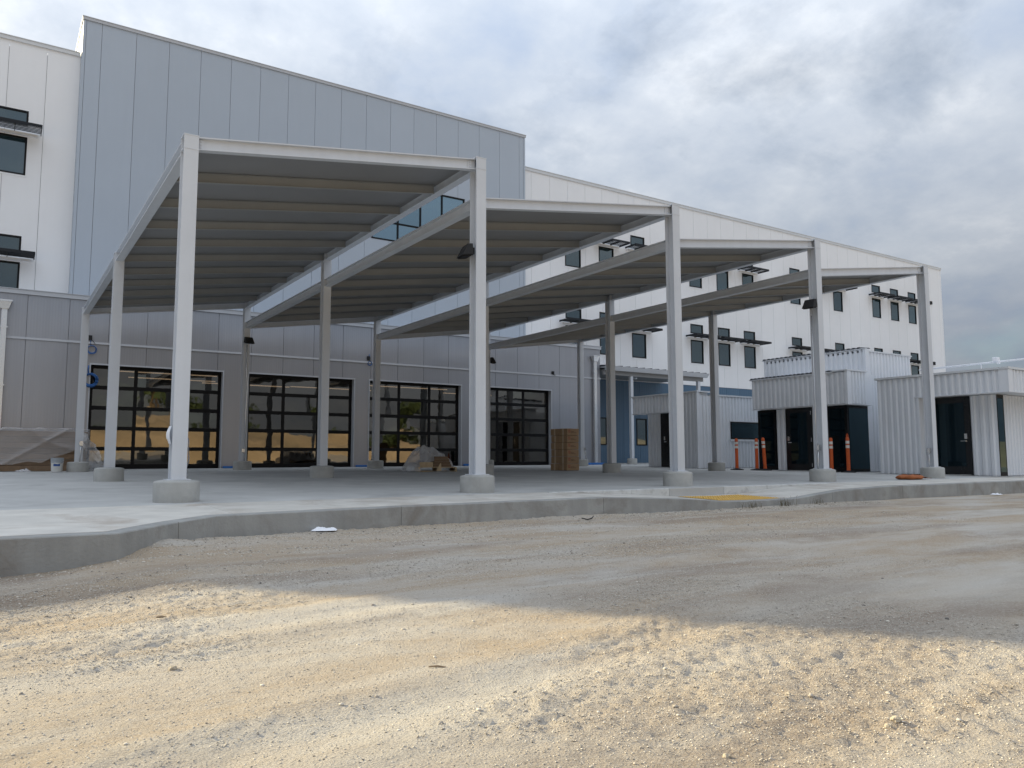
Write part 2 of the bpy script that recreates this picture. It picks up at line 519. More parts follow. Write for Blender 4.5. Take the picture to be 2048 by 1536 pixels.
def ground_z(X, Y):
    U, V = streak_coords(X, Y)
    near = np.exp(-np.maximum(0, np.hypot(X - 1, Y + 6) - 9) / 8.0)
    z = 0.030 * (vnoise(U * 0.6, V, 0.7, 1) - 0.5) + 0.020 * (vnoise(U * 0.4, V, 2.2, 2) - 0.5)
    gm = gravel_mask(X, Y)
    z += (0.005 + 0.005 * gm) * (vnoise(X, Y, 8, 7) - 0.5) + (0.004 + 0.006 * gm) * (vnoise(X, Y, 17, 8) - 0.5) + (0.004 + 0.012 * gm) * (vnoise(X, Y, 41, 9) - 0.5)
    # loose spoil heaped against the curb at the corner
    d = np.hypot((X + 0.2) / 1.5, (Y + 3.0) / 0.55)
    z += 0.05 * np.exp(-d * d) * (0.5 + vnoise(X, Y, 6, 12))
    cy = np.interp(X, [c[0] for c in CURB], [c[1] for c in CURB])
    dist = cy - Y
    z += 0.022 * np.exp(-(np.maximum(dist, 0) / 0.22) ** 2) * vnoise(X, Y, 1.7, 14)
    # shallow ruts and tread marks left by tyres across the lot
    for (x0, y0, ang, half, wid, dep) in [(0.72 + 0.045 * k, -7.50 - 0.04 * k, 50, 0.6, 0.013, 0.0025) for k in range(5)] + [(0.80 + 0.04 * k, -5.52 - 0.04 * k, 43, 0.55, 0.013, 0.003) for k in range(5)] + \
            [(1.0, -6.3, 9, 9.0, 0.13, 0.018), (1.0, -4.6, 9, 9.0, 0.13, 0.018), (-0.5, -8.05, 14, 6.0, 0.12, 0.016), (2.5, -3.4, 3, 9.0, 0.12, 0.014)]:
        ca, sa = math.cos(R(ang)), math.sin(R(ang))
        t = (X - x0) * ca + (Y - y0) * sa; s = -(X - x0) * sa + (Y - y0) * ca + 0.05 * np.sin(t * 0.7)
        pr = np.exp(-(s / wid) ** 2) - 0.45 * np.exp(-((np.abs(s) - 2.0 * wid) / (0.8 * wid)) ** 2)
        z -= dep * pr * np.exp(-(t / half) ** 4)
    tl_ = np.clip((-0.75 - X) / 1.1, 0, 1); tl_ = tl_ * tl_ * (3 - 2 * tl_)
    z -= 0.075 * tl_ * np.clip((Y + 7.0) / 2.2, 0, 1)
    far = -0.25 * np.clip((np.hypot(X, Y + 5) - 40) / 60, 0, 1)
    return ZR + z * near + far
ZZ = ground_z(XX, YY)
nx, ny = len(xs), len(ys)
gm_ = bpy.data.meshes.new('dirt_ground')
co = np.stack([XX.ravel(), YY.ravel(), ZZ.ravel()], 1)
idx = np.arange(nx * ny).reshape(ny, nx)
q = np.stack([idx[:-1, :-1].ravel(), idx[:-1, 1:].ravel(), idx[1:, 1:].ravel(), idx[1:, :-1].ravel()], 1)
gm_.vertices.add(len(co)); gm_.vertices.foreach_set('co', co.ravel())
gm_.loops.add(q.size); gm_.loops.foreach_set('vertex_index', q.ravel().astype(np.int32))
gm_.polygons.add(len(q)); gm_.polygons.foreach_set('loop_start', (np.arange(len(q)) * 4).astype(np.int32))
gm_.polygons.foreach_set('use_smooth', np.ones(len(q), bool))
gm_.update(calc_edges=True)
ground = link(bpy.data.objects.new('dirt_ground', gm_))
ground['kind'] = 'structure'

def dirtmat():
    m, n, l, b = newmat('dirt_and_gravel')
    b.inputs['Roughness'].default_value = 0.95
    b.inputs['Specular IOR Level'].default_value = 0.15
    geo = n.new('ShaderNodeNewGeometry')
    rot = n.new('ShaderNodeMapping'); rot.inputs['Rotation'].default_value = (0, 0, R(-8)); rot.inputs['Scale'].default_value = (0.33, 1.0, 1.0)
    l.new(geo.outputs['Position'], rot.inputs[0])
    def noise(sc, det, ro, vec, dist=0.0):
        t = n.new('ShaderNodeTexNoise'); t.inputs['Scale'].default_value = sc; t.inputs['Detail'].default_value = det
        t.inputs['Roughness'].default_value = ro; t.inputs['Distortion'].default_value = dist
        l.new(vec, t.inputs[0]); return t.outputs[0]
    def rng_(s, a, b2, c=0.0, d=1.0):
        k = n.new('ShaderNodeMapRange'); k.inputs['From Min'].default_value = a; k.inputs['From Max'].default_value = b2
        k.inputs['To Min'].default_value = c; k.inputs['To Max'].default_value = d
        l.new(s, k.inputs[0]); return k.outputs[0]
    def mix(f, a, c2):
        k = n.new('ShaderNodeMix'); k.data_type = 'RGBA'
        if isinstance(f, float): k.inputs[0].default_value = f
        else: l.new(f, k.inputs[0])
        for i, v in ((6, a), (7, c2)):
            if isinstance(v, tuple): k.inputs[i].default_value = (*v, 1)
            else: l.new(v, k.inputs[i])
        return k.outputs[2]
    st = noise(1.3, 8, 0.66, rot.outputs[0], 0.4)
    st2 = noise(0.8, 7, 0.64, rot.outputs[0], 0.3)
    c = mix(rng_(st, 0.43, 0.63), (0.40, 0.318, 0.23), (0.485, 0.45, 0.40))
    c = mix(rng_(st2, 0.50, 0.64, 0, 0.85), c, (0.245, 0.19, 0.145))
    big = noise(0.42, 6, 0.62, rot.outputs[0], 0.2)
    c = mix(rng_(big, 0.50, 0.66, 0, 0.6), c, (0.55, 0.52, 0.46))
    fine = noise(70, 6, 0.8, geo.outputs['Position'])
    c = mix(rng_(fine, 0.45, 0.70, 0, 0.5), c, (0.64, 0.595, 0.52))
    dk = noise(95, 5, 0.75, geo.outputs['Position'])
    c = mix(rng_(dk, 0.56, 0.72, 0, 0.65), c, (0.20, 0.165, 0.125))
    vo = n.new('ShaderNodeTexVoronoi'); vo.inputs['Scale'].default_value = 110
    l.new(geo.outputs['Position'], vo.inputs[0])
    l.new(c, b.inputs['Base Color'])
    bp = n.new('ShaderNodeBump'); bp.inputs['Strength'].default_value = 1.0; bp.inputs['Distance'].default_value = 0.010
    l.new(fine, bp.inputs['Height'])
    bp2 = n.new('ShaderNodeBump'); bp2.inputs['Strength'].default_value = 0.7; bp2.inputs['Distance'].default_value = 0.005; bp2.invert = True
    l.new(vo.outputs['Distance'], bp2.inputs['Height']); l.new(bp.outputs[0], bp2.inputs['Normal'])
    l.new(bp2.outputs[0], b.inputs['Normal'])
    return m
M['dirt'] = dirtmat()
gm_.materials.append(M['dirt'])

# scattered gravel: one mass of small faceted stones
def stone_template():
    t = (1 + 5 ** 0.5) / 2
    v = np.array([(-1, t, 0), (1, t, 0), (-1, -t, 0), (1, -t, 0), (0, -1, t), (0, 1, t), (0, -1, -t), (0, 1, -t), (t, 0, -1), (t, 0, 1), (-t, 0, -1), (-t, 0, 1)], float)
    v /= np.linalg.norm(v[0])
    f = np.array([(0, 11, 5), (0, 5, 1), (0, 1, 7), (0, 7, 10), (0, 10, 11), (1, 5, 9), (5, 11, 4), (11, 10, 2), (10, 7, 6), (7, 1, 8), (3, 9, 4), (3, 4, 2), (3, 2, 6), (3, 6, 8), (3, 8, 9), (4, 9, 5), (2, 4, 11), (6, 2, 10), (8, 6, 7), (9, 8, 1)])
    return v, f
SV, SF = stone_template()
def scatter(n, xr, yr, smin, smax, mask=True, pw=3.0):
    P = []
    while len(P) < n:
        X = rng.uniform(*xr, n * 3); Y = rng.uniform(*yr, n * 3)
        k = np.ones(len(X), bool)
        if mask:
            k &= rng.random(len(X)) < 0.3 + 0.7 * gravel_mask(X, Y)
        k &= Y < np.interp(X, [c[0] for c in CURB], [c[1] for c in CURB]) - 0.02
        k &= np.hypot(X - CAM.x, Y - CAM.y) > 0.7
        P += list(zip(X[k], Y[k]))
    P = np.array(P[:n])
    S = smin + (smax - smin) * rng.random(n) ** pw
    return P, S
OV = np.array([(1, 0, 0), (0, 1, 0), (-1, 0, 0), (0, -1, 0), (0, 0, 1), (0, 0, -1)], float)
OF = np.array([(0, 1, 4), (1, 2, 4), (2, 3, 4), (3, 0, 4), (1, 0, 5), (2, 1, 5), (3, 2, 5), (0, 3, 5)])
def gravel_mesh(name, sets):
    vs, fs, off = [], [], 0
    for P, S in sets:
        n = len(P)
        SV, SF = (OV, OF) if n > 20000 else (globals()['SV'], globals()['SF'])
        nv_ = len(SV)
        Z = ground_z(P[:, 0], P[:, 1])
        jit = 1 + 0.35 * (rng.random((n, nv_)) - 0.5)
        V = SV[None] * jit[..., None]
        sc = np.stack([rng.uniform(0.8, 1.45, n), rng.uniform(0.7, 1.1, n), rng.uniform(0.4, 0.75, n)], 1)
        V = V * sc[:, None, :]
        a = rng.uniform(0, 6.283, n); ca, sa = np.cos(a), np.sin(a)
        x = V[..., 0] * ca[:, None] - V[..., 1] * sa[:, None]; y = V[..., 0] * sa[:, None] + V[..., 1] * ca[:, None]
        V = np.stack([x, y, V[..., 2]], -1) * S[:, None, None]
        V += np.stack([P[:, 0], P[:, 1], Z + S * 0.15], 1)[:, None, :]
        vs.append(V.reshape(-1, 3))
        fs.append((SF[None] + (np.arange(n) * nv_)[:, None, None] + off).reshape(-1, 3)); off += n * nv_
    v = np.concatenate(vs); f = np.concatenate(fs)
    me = bpy.data.meshes.new(name)
    me.vertices.add(len(v)); me.vertices.foreach_set('co', v.ravel())
    me.loops.add(f.size); me.loops.foreach_set('vertex_index', f.ravel().astype(np.int32))
    me.polygons.add(len(f)); me.polygons.foreach_set('loop_start', (np.arange(len(f)) * 3).astype(np.int32))
    me.update(calc_edges=True)
    return me
def stonemat():
    m, n, l, b = newmat('gravel_stone')
    b.inputs['Roughness'].default_value = 0.9
    geo = n.new('ShaderNodeNewGeometry')
    rp = n.new('ShaderNodeValToRGB')
    rp.color_ramp.elements[0].color = (0.12, 0.115, 0.11, 1)
    rp.color_ramp.elements[1].color = (0.66, 0.61, 0.53, 1)
    e = rp.color_ramp.elements.new(0.5); e.color = (0.50, 0.455, 0.39, 1)
    e = rp.color_ramp.elements.new(0.10); e.color = (0.36, 0.32, 0.27, 1)
    l.new(geo.outputs['Random Per Island'], rp.inputs[0])
    l.new(rp.outputs[0], b.inputs['Base Color'])
    return m
M['stone'] = stonemat()
sets = [scatter(95000, (-2.9, 2.2), (-9.5, -6.6), 0.0011, 0.0044, pw=2.6),
        scatter(70000, (-3.2, 4.2), (-7.2, -4.4), 0.0016, 0.0052, pw=2.6),
        scatter(14000, (-4.0, 9.0), (-5.5, -2.0), 0.003, 0.009),
        scatter(900, (-3.5, 3.5), (-9.2, -4.0), 0.004, 0.0115, pw=4.0),
        scatter(2600, (-1.6, 2.4), (-3.9, -2.1), 0.003, 0.012, mask=False),
        scatter(5200, (-3.2, 6.5), (-3.75, -1.95), 0.002, 0.009, mask=False),
        scatter(1600, (5.0, 11.5), (-2.5, -1.95), 0.004, 0.018, mask=False, pw=4.0)]
gme = gravel_mesh('gravel', sets)
gme.materials.append(M['stone'])
gv = link(bpy.data.objects.new('gravel', gme))
gv['kind'] = 'stuff'
gv['label'] = 'small pale stones scattered over the dirt lot'
gv['category'] = 'gravel'

# ------------------------------------------------------------------ plaza slab, walk, curb, ramp
def struct_empty(name):
    o = link(bpy.data.objects.new(name, None)); o['kind'] = 'structure'; ROOTLOC[o.name] = (0, 0, 0); return o
YB = -0.48          # line between slab and front walk
slab = MB()
slab.quad((-26, YB, G(-26, YB) - 0.02), (60, YB, G(60, YB) - 0.02), (60, 40, G(60, 40) - 0.02), (-26, 40, G(-26, 40) - 0.02))
slab.quad((-26, YB, G(-26, YB) - 0.02), (-26, YB, -0.5), (60, YB, -0.5), (60, YB, G(60, YB) - 0.02))
plaza = struct('plaza_slab', slab, 'joint')
gx = [-26, -17.2, -12.9, -8.6, -4.3, 0.9, 5.2, 9.5, 13.8, 18.1, 22.4, 26.7, 35, 60]
gy = [YB, 4.0, 8.6, 13.2, 18.69]
for i in range(len(gx) - 1):
    for j in range(len(gy) - 1):
        g = 0.0025
        x0, x1, y0, y1 = gx[i] + g, gx[i + 1] - g, gy[j] + (g if j else 0), gy[j + 1] - g
        mb = MB()
        mb.hexa([(x0, y0, G(x0, y0) - 0.15), (x1, y0, G(x1, y0) - 0.15), (x1, y1, G(x1, y1) - 0.15), (x0, y1, G(x0, y1) - 0.15),
                 (x0, y0, G(x0, y0)), (x1, y0, G(x1, y0)), (x1, y1, G(x1, y1)), (x0, y1, G(x0, y1))])
        part('slab_panel', mb, 'slab', plaza)
walk = struct_empty('front_walk')
CW = 0.17
def path_frames(pts):
    """curb outline points with inward normals"""
    out = []
    for i, p in enumerate(pts):
        a = Vector(pts[max(i - 1, 0)][:2]); b = Vector(pts[min(i + 1, len(pts) - 1)][:2])
        d = (b - a).normalized(); out.append((Vector(p[:2]), Vector((-d.y, d.x)), p[2]))
    return out
# densify
dense = []
for i in range(len(CURB) - 1):
    a, b = CURB[i], CURB[i + 1]
    L = math.hypot(b[0] - a[0], b[1] - a[1]); k = max(1, int(L / 0.35)) if abs(a[0]) < 25 and b[0] < 28 else 1
    for t in range(k):
        f = t / k; dense.append((a[0] + (b[0] - a[0]) * f, a[1] + (b[1] - a[1]) * f, a[2] + (b[2] - a[2]) * f))
dense.append(CURB[-1])
FR = path_frames(dense)
joints = [-26, -13.6, -10.5, -7.4, -3.6, -0.478, 2.05, 5.19, 8.0, 10.4, 12.6, 14.6, 16.6, 19.2, 22.0, 27.0, 60]
def seg_points(x0, x1):
    fx = [f[0].x for f in FR]
    def at(x):
        g = lambda fn: float(np.interp(x, fx, [fn(f) for f in FR]))
        n_ = Vector((g(lambda f: f[1].x), g(lambda f: f[1].y))).normalized()
        return (Vector((x, g(lambda f: f[0].y))), n_, g(lambda f: f[2]))
    return [at(x0)] + [f for f in FR if x0 + 0.02 < f[0].x < x1 - 0.02] + [at(x1)]
for i in range(len(joints) - 1):
    s = seg_points(joints[i], joints[i + 1])
    if len(s) < 2:
        continue
    mb = MB(); n = len(s); base = 0
    prof = [(0.0, -0.5), (0.006, -0.012), (0.012, -0.003), (0.03, 0.0), (CW, 0.0), (CW, -0.3)]   # inward, dz from top
    ends = [0.004, 0.004]
    for j, (p, nn, d) in enumerate(s):
        dv = Vector((nn.y, -nn.x))
        pp = p + Vector((0.003 if j == 0 else (-0.003 if j == n - 1 else 0), 0))
        top = G(pp.x, pp.y) - d + 0.003 * nz(pp.x * 2, pp.y * 2)
        for (inn, dz) in prof:
            w = pp + nn * inn
            wob = 0.004 * nz(pp.x * 3.1, 7.7, 1.3) if inn < 0.01 else 0
            mb.v.append((w.x - nn.x * wob, w.y - nn.y * wob, top + dz if dz > -0.2 else -0.55))
    m = len(prof)
    for j in range(n - 1):
        for k in range(m - 1):
            mb.f.append((j * m + k, (j + 1) * m + k, (j + 1) * m + k + 1, j * m + k + 1))
    mb.f.append(tuple(range(m))); mb.f.append(tuple(reversed(range((n - 1) * m, n * m))))
    part('curb_stone', mb, 'curb', walk)
# walk surface panels between curb and slab
wj = [-26, -13, -8.6, -4.3, 0.2, 5.19, 6.9, 10.0, 12.23, 14.6, 17, 19.6, 22.4, 27, 60]
for i in range(len(wj) - 1):
    s = seg_points(wj[i], wj[i + 1])
    mb = MB(); n = len(s)
    for j, (p, nn, d) in enumerate(s):
        w = p + nn * (CW + 0.004)
        ex = 0.002 if j == 0 else (-0.002 if j == n - 1 else 0)
        zf = G(w.x, w.y) - d
        yb = YB - (0.15 if d > 0.0 else 0.004)
        mb.v += [(w.x + ex, w.y, -0.4), (w.x + ex, w.y, zf), (p.x + ex, yb, G(p.x, yb) - d * 0.92), (p.x + ex, yb, -0.4)]
    for j in range(n - 1):
        for k in range(3):
            mb.f.append((j * 4 + k, j * 4 + k + 1, (j + 1) * 4 + k + 1, (j + 1) * 4 + k))
    mb.f.append((0, 3, 2, 1)); mb.f.append(tuple((n - 1) * 4 + k for k in range(4)))
    part('walk_panel', mb, 'walk', walk)
# low pale curb at the back of the ramp
bj = [5.22, 6.9, 7.75, 9.1, 10.4, 12.2]
for i in range(len(bj) - 1):
    mb = MB(); xa, xb = bj[i] + 0.004, bj[i + 1] - 0.004
    n = 8
    for t in range(n + 1):
        x = xa + (xb - xa) * t / n
        z = G(x, YB) + 0.003
        mb.v += [(x, YB - 0.146, -0.4), (x, YB - 0.146, z - 0.008), (x, YB - 0.136, z), (x, YB - 0.004, z), (x, YB - 0.004, -0.4)]
    for t in range(n):
        for k in range(4):
            a = t * 5 + k; mb.f.append((a, a + 5, a + 6, a + 1))
    mb.f.append((0, 1, 2, 3, 4)); mb.f.append(tuple(n * 5 + k for k in (4, 3, 2, 1, 0)))
    part('ramp_back_curb', mb, 'whitecurb' if i not in (2,) else 'slab', walk)
# tactile plate with domes
def ramp_z(x, y):
    d = ramp_drop(x); t = (y - (-1.93 + CW)) / ((YB - 0.15) - (-1.93 + CW)); t = max(0, min(1, t))
    return G(x, y) - d * (1 - 0.08 * t)
tact = thing('tactile_plate', 'yellow tactile warning plate with raised domes on the curb ramp', 'tactile paving', (8.4, -1.35, ramp_z(8.4, -1.35)))
tx0, tx1, ty0, ty1 = 7.72, 9.20, -1.74, -0.86
mb = MB(); nxp = 12
for t in range(nxp + 1):
    x = tx0 + (tx1 - tx0) * t / nxp
    mb.v += [(x, ty0, ramp_z(x, ty0) - 0.01), (x, ty0, ramp_z(x, ty0) + 0.006), (x, ty1, ramp_z(x, ty1) + 0.006), (x, ty1, ramp_z(x, ty1) - 0.01)]
for t in range(nxp):
    for k in range(3):
        a = t * 4 + k; mb.f.append((a, a + 1, a + 5, a + 4))
part('plate', mb, 'plate', tact)
domes = MB()
for i in range(25):
    for j in range(15):
        x, y = tx0 + 0.035 + i * 0.0588, ty0 + 0.03 + j * 0.0588
        if x < tx1 and y < ty1:
            domes.lathe([(0.017, 0.004), (0.014, 0.010), (0.009, 0.012)], 8, (x, y, ramp_z(x, y) + 0.002))
o = part('dome_grid', domes, 'yellow', tact); o['kind'] = 'stuff'

# ------------------------------------------------------------------ canopy
DX = 4.297
COLX = [0.0, 4.312, 8.583, 12.869, 17.187]
ROWY = [0.0, 6.85, 13.70]
ZL, ZH = 4.642, 5.268
BD = 0.172
canopy = thing('shade_canopy', 'pale steel canopy of four stepped sawtooth roofs on fifteen columns', 'canopy', (0, 0, 0))
FWD, CDP = 0.178, 0.205      # flange width (x), column depth (y)
def column_mesh(h):
    mb = MB(); tf = 0.016
    y0 = -CDP / 2
    mb.box(-FWD / 2, FWD / 2, y0, y0 + tf, 0, h)
    mb.box(-FWD / 2, FWD / 2, -y0 - tf, -y0, 0, h)
    mb.box(-0.006, 0.006, y0 + tf, -y0 - tf, 0, h)
    return mb
plm = MB().lathe([(0.262, -0.3), (0.267, 0.0), (0.267, 0.232), (0.262, 0.246), (0.245, 0.256), (0.20, 0.266), (0.0, 0.275)], 40, cap=False)
plinth_me = plm.mesh('column_base', 'plinth', smooth=True)
colmesh = {}
for j, y in enumerate(ROWY):
    for i, x in enumerate(COLX):
        gz = G(x, y)
        inst('column_base', plinth_me, canopy, (x, y, gz))
        zt = ZL if i == 0 else ZH
        z0 = gz + 0.262
        key = (round(zt - z0, 3))
        if key not in colmesh:
            colmesh[key] = column_mesh(zt - z0 - 0.004).mesh('column', 'steel')
        c = inst('column', colmesh[key], canopy, (x, y, z0))
        rl = Vector((x, y, z0))
        mb = MB().box(-FWD / 2 - 0.004, FWD / 2 + 0.004, -CDP / 2 - 0.004, CDP / 2 + 0.004, zt - z0 - BD - 0.012, zt - z0 - BD)
        p = link(bpy.data.objects.new('stiffener_plate', mb.mesh('stiffener_plate', 'steel')), c)
        mb = MB().box(-FWD / 2 - 0.004, FWD / 2 + 0.004, -CDP / 2 - 0.004, CDP / 2 + 0.004, zt - z0 - 0.004, zt - z0 + 0.010)
        p = link(bpy.data.objects.new('cap_plate', mb.mesh('cap_plate', 'steel')), c)
        if j == 0:
            b2 = MB()
            b2.box(-0.14, 0.14, -0.13, 0.13, 0.003, 0.016)
            link(bpy.data.objects.new('base_plate', b2.mesh('base_plate', 'steel')), c)
for i in range(4):
    xa, xb = COLX[i], COLX[i + 1]
    # side beams along the depth
    part('edge_beam', MB().ibeam((xa, 0.104, ZL), (xa, ROWY[1] - 0.104, ZL), BD, 0.14), 'steel', canopy)
    part('edge_beam', MB().ibeam((xa, ROWY[1] + 0.104, ZL), (xa, ROWY[2] - 0.104, ZL), BD, 0.14), 'steel', canopy)
    part('edge_beam', MB().ibeam((xb, 0.104, ZH), (xb, ROWY[1] - 0.104, ZH), BD, 0.14), 'steel', canopy)
    part('edge_beam', MB().ibeam((xb, ROWY[1] + 0.104, ZH), (xb, ROWY[2] - 0.104, ZH), BD, 0.14), 'steel', canopy)
    def zat(x):
        return ZL + (ZH - ZL) * (x - xa) / (xb - xa)
    # front and rear cross beams
    for y in (0.0, ROWY[2]):
        x0, x1 = xa + FWD / 2 - 0.03, xb - FWD / 2 + 0.03
        fb = part('cross_beam', MB().ibeam((x0, y, zat(x0)), (x1, y, zat(x1)), BD, 0.11), 'steel', canopy)
        if y == 0:
            for sx in (-1, 1):
                xx = xb - 0.165 if sx > 0 else xa + 0.125
                t = MB(); zz = zat(xx)
                t.box(xx - 0.04, xx + 0.04, -0.017, -0.0065, zz - 0.145, zz - 0.03)
                for k in range(3):
                    t.box(xx - 0.012, xx + 0.012, -0.03, -0.016, zz - 0.136 + k * 0.042, zz - 0.114 + k * 0.042)
                part('shear_tab', t, 'steel', fb)
    # purlins
    x0, x1 = xa + 0.075, xb - 0.075
    pm = MB().ibeam((x0, 0, zat(x0) - 0.020), (x1, 0, zat(x1) - 0.020), BD - 0.026, 0.062, 0.007, 0.009).mesh('purlin', 'purlin')
    for k in range(1, 10):
        inst('purlin', pm, canopy, (0, ROWY[2] * k / 10, 0))
    # deck sheet with shallow ribs
    dk = MB()
    zo = -0.012
    dk.hexa([(xa + 0.03, -0.05, zat(xa + 0.03) + zo), (xb - 0.03, -0.05, zat(xb - 0.03) + zo), (xb - 0.03, ROWY[2] + 0.05, zat(xb - 0.03) + zo), (xa + 0.03, ROWY[2] + 0.05, zat(xa + 0.03) + zo),
             (xa + 0.03, -0.05, zat(xa + 0.03) + zo + 0.010), (xb - 0.03, -0.05, zat(xb - 0.03) + zo + 0.010), (xb - 0.03, ROWY[2] + 0.05, zat(xb - 0.03) + zo + 0.010), (xa + 0.03, ROWY[2] + 0.05, zat(xa + 0.03) + zo + 0.010)])
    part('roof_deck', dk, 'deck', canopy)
# conduits and junction boxes on some columns
def conduit(x, y, pts, r=0.012, box=None):
    c = MB().tube([(x + a, y + b, c_) for a, b, c_ in pts], r, 8)
    o = part('conduit', c, 'galv', canopy, smooth=True)
    if box:
        bx, by, bz = box
        part('junction_box', MB().box(x + bx - 0.045, x + bx + 0.045, y + by - 0.03, y + by + 0.03, bz - 0.06, bz + 0.06), 'galv', canopy, bev=0.004)
x, y = COLX[1], ROWY[2]
conduit(x, y, [(0.02, -0.125, 0.46), (0.02, -0.125, 1.9), (0.05, -0.125, 2.7), (0.0, -0.125, 3.2), (0.0, -0.125, 3.95)], 0.013, (-0.02, -0.12, 0.78))
x, y = COLX[0], ROWY[2]
conduit(x, y, [(0.02, -0.125, 0.46), (0.035, -0.125, 0.75), (0.04, -0.125, 0.92)], 0.014, (0.04, -0.135, 0.95))
x, y = COLX[4], ROWY[2]
conduit(x, y, [(0.16, -0.10, 0.46), (0.11, -0.10, 0.72), (0.09, -0.10, 0.88)], 0.014, (0.09, -0.11, 0.9))
conduit(x, y, [(0.20, -0.10, 0.46), (0.15, -0.10, 0.72), (0.12, -0.10, 0.86)], 0.012)
x, y = COLX[3], ROWY[0]
conduit(x, y, [(-0.15, 0.0, 0.26), (-0.13, 0.0, 0.5), (-0.115, 0.0, 0.72)], 0.013, (-0.115, 0.0, 0.75))
conduit(x, y, [(-0.11, 0.04, 0.26), (-0.11, 0.04, 1.5), (-0.11, 0.04, 3.6)], 0.011)
x, y = COLX[4], ROWY[0]
conduit(x, y, [(-0.14, 0.0, 0.28), (-0.12, 0.0, 0.5), (-0.115, 0.0, 0.68)], 0.012, (-0.115, 0.0, 0.7))

# flood lights
def flood(label, x, y, z, face):
    t = thing('flood_light', label, 'flood light', (x, y, z), 'flood lights on the canopy columns')
    f = Vector(face).normalized(); s = Vector((-f.y, f.x, 0))
    def P(a, b, c):
        return Vector((x, y, z)) + s * a + f * b + Vector((0, 0, c))
    mb = MB()
    mb.hexa([P(-0.14, 0.03, -0.08), P(0.14, 0.03, -0.08), P(0.14, 0.22, -0.11), P(-0.14, 0.22, -0.11), P(-0.115, 0.03, 0.10), P(0.115, 0.03, 0.10), P(0.115, 0.12, 0.09), P(-0.115, 0.12, 0.09)])
    part('housing', mb, 'rubber', t, bev=0.012)
    mb = MB().hexa([P(-0.05, -0.02, -0.05), P(0.05, -0.02, -0.05), P(0.05, 0.032, -0.05), P(-0.05, 0.032, -0.05), P(-0.05, -0.02, 0.05), P(0.05, -0.02, 0.05), P(0.05, 0.032, 0.05), P(-0.05, 0.032, 0.05)])
    part('bracket', mb, 'rubber', t)
    mb = MB().hexa([P(-0.11, 0.06, -0.10), P(0.11, 0.06, -0.10), P(0.11, 0.20, -0.122), P(-0.11, 0.20, -0.122), P(-0.11, 0.06, -0.08), P(0.11, 0.06, -0.08), P(0.11, 0.19, -0.10), P(-0.11, 0.19, -0.10)])
    part('lens', mb, 'black', t)
    return t
flood('black flood light on the second front column, under the second roof', COLX[1] - 0.09, 0.02, 3.77, (-1, 0.15, 0))
flood('black flood light on the rear column left of the second glass door', COLX[1], ROWY[2] - 0.125, 4.09, (0.25, -1, 0))
flood('black flood light mostly hidden behind the second front column', COLX[3] + 0.09, ROWY[2] - 0.05, 4.09, (1, -0.3, 0))
flood('black flood light on the fourth front column against the white facade', COLX[3] - 0.09, 0.02, 3.85, (-1, -0.1, 0))

# ------------------------------------------------------------------ facade helpers
def rects_minus(x0, x1, z0, z1, holes):
    zs = sorted({z0, z1, *[min(max(h[k], z0), z1) for h in holes for k in (2, 3)]})
    out = []
    for a, b in zip(zs[:-1], zs[1:]):
        if b - a < 1e-4:
            continue
        zm = (a + b) / 2
        cur = [(x0, x1)]
        for h in holes:
            if h[2] < zm < h[3]:
                nx_ = []
                for p, q_ in cur:
                    if h[1] <= p or h[0] >= q_:
                        nx_.append((p, q_))
                    else:
                        if h[0] > p: nx_.append((p, h[0]))
                        if h[1] < q_: nx_.append((h[1], q_))
                cur = nx_
        out += [(p, q_, a, b) for p, q_ in cur]
    return out
def panels(parent, name, mat, Y, joints, z0, z1, holes=(), gap=0.0055, th=0.05):
    for a, b in zip(joints[:-1], joints[1:]):
        za = z0(0.5 * (a + b)) if callable(z0) else z0
        groups = []
        for r_ in rects_minus(a + gap, b - gap, za, z1, holes):
            touch = [g for g in groups if any(abs(r_[2] - o_[3]) < 1e-6 and r_[0] < o_[1] - 1e-6 and o_[0] < r_[1] - 1e-6 for o_ in g)]
            for g in touch:
                groups.remove(g)
            groups.append(sum(touch, []) + [r_])
        for g in groups:
            mb = MB()
            for p, q_, c, d in g:
                mb.box(p, q_, Y, Y + th, c, d)
            part(name, mb, mat, parent)
def seq(a, first, step, b):
    l = [a]; x = first
    while x < b - 0.15:
        if x > a + 0.15: l.append(x)
        x += step
    return l + [b]

# ------------------------------------------------------------------ white building
YWH = 18.70
ZW = 13.93
TX0, TX1 = -0.13, 17.72
white = thing('white_building', 'long white panel-clad building behind the canopy with black windows and sunshades', 'building', (18, YWH, 0.3))
core = MB().box(-17.06, 53.74, YWH + 0.05, 34, 4.55, ZW - 0.1).box(20.3, 53.74, YWH + 0.05, 34, -0.4, 4.549)
part('wall', core, 'pale_seam', white)
WX = [20.27, 22.34, 24.42, 28.55, 30.65, 32.74, 36.93, 39.02, 41.10, 45.24, 47.34, 49.45]
ROWS = [(5.54, 6.78, 7.12, 7.63), (9.63, 10.90, 11.26, 11.78)]
WW = 0.95
holes = []
for wx in WX:
    for a, b, c, d in ROWS:
        holes += [(wx, wx + WW, a, b), (wx, wx + WW, c, d)]
LWX = [-2.98, -5.05, -7.1]
LW = 1.46
lholes = []
for wx in LWX:
    for a, b, c, d in ROWS:
        lholes += [(wx, wx + LW, a, b), (wx, wx + LW, c, d)]
jr = seq(TX1, 18.335, 1.0635, 53.78)
panels(white, 'wall_panel', 'white', YWH, jr, 4.36, ZW, holes)
panels(white, 'wall_panel', 'white', YWH, seq(-17.06, -16.99, 1.06, TX0), 4.6, ZW, lholes)
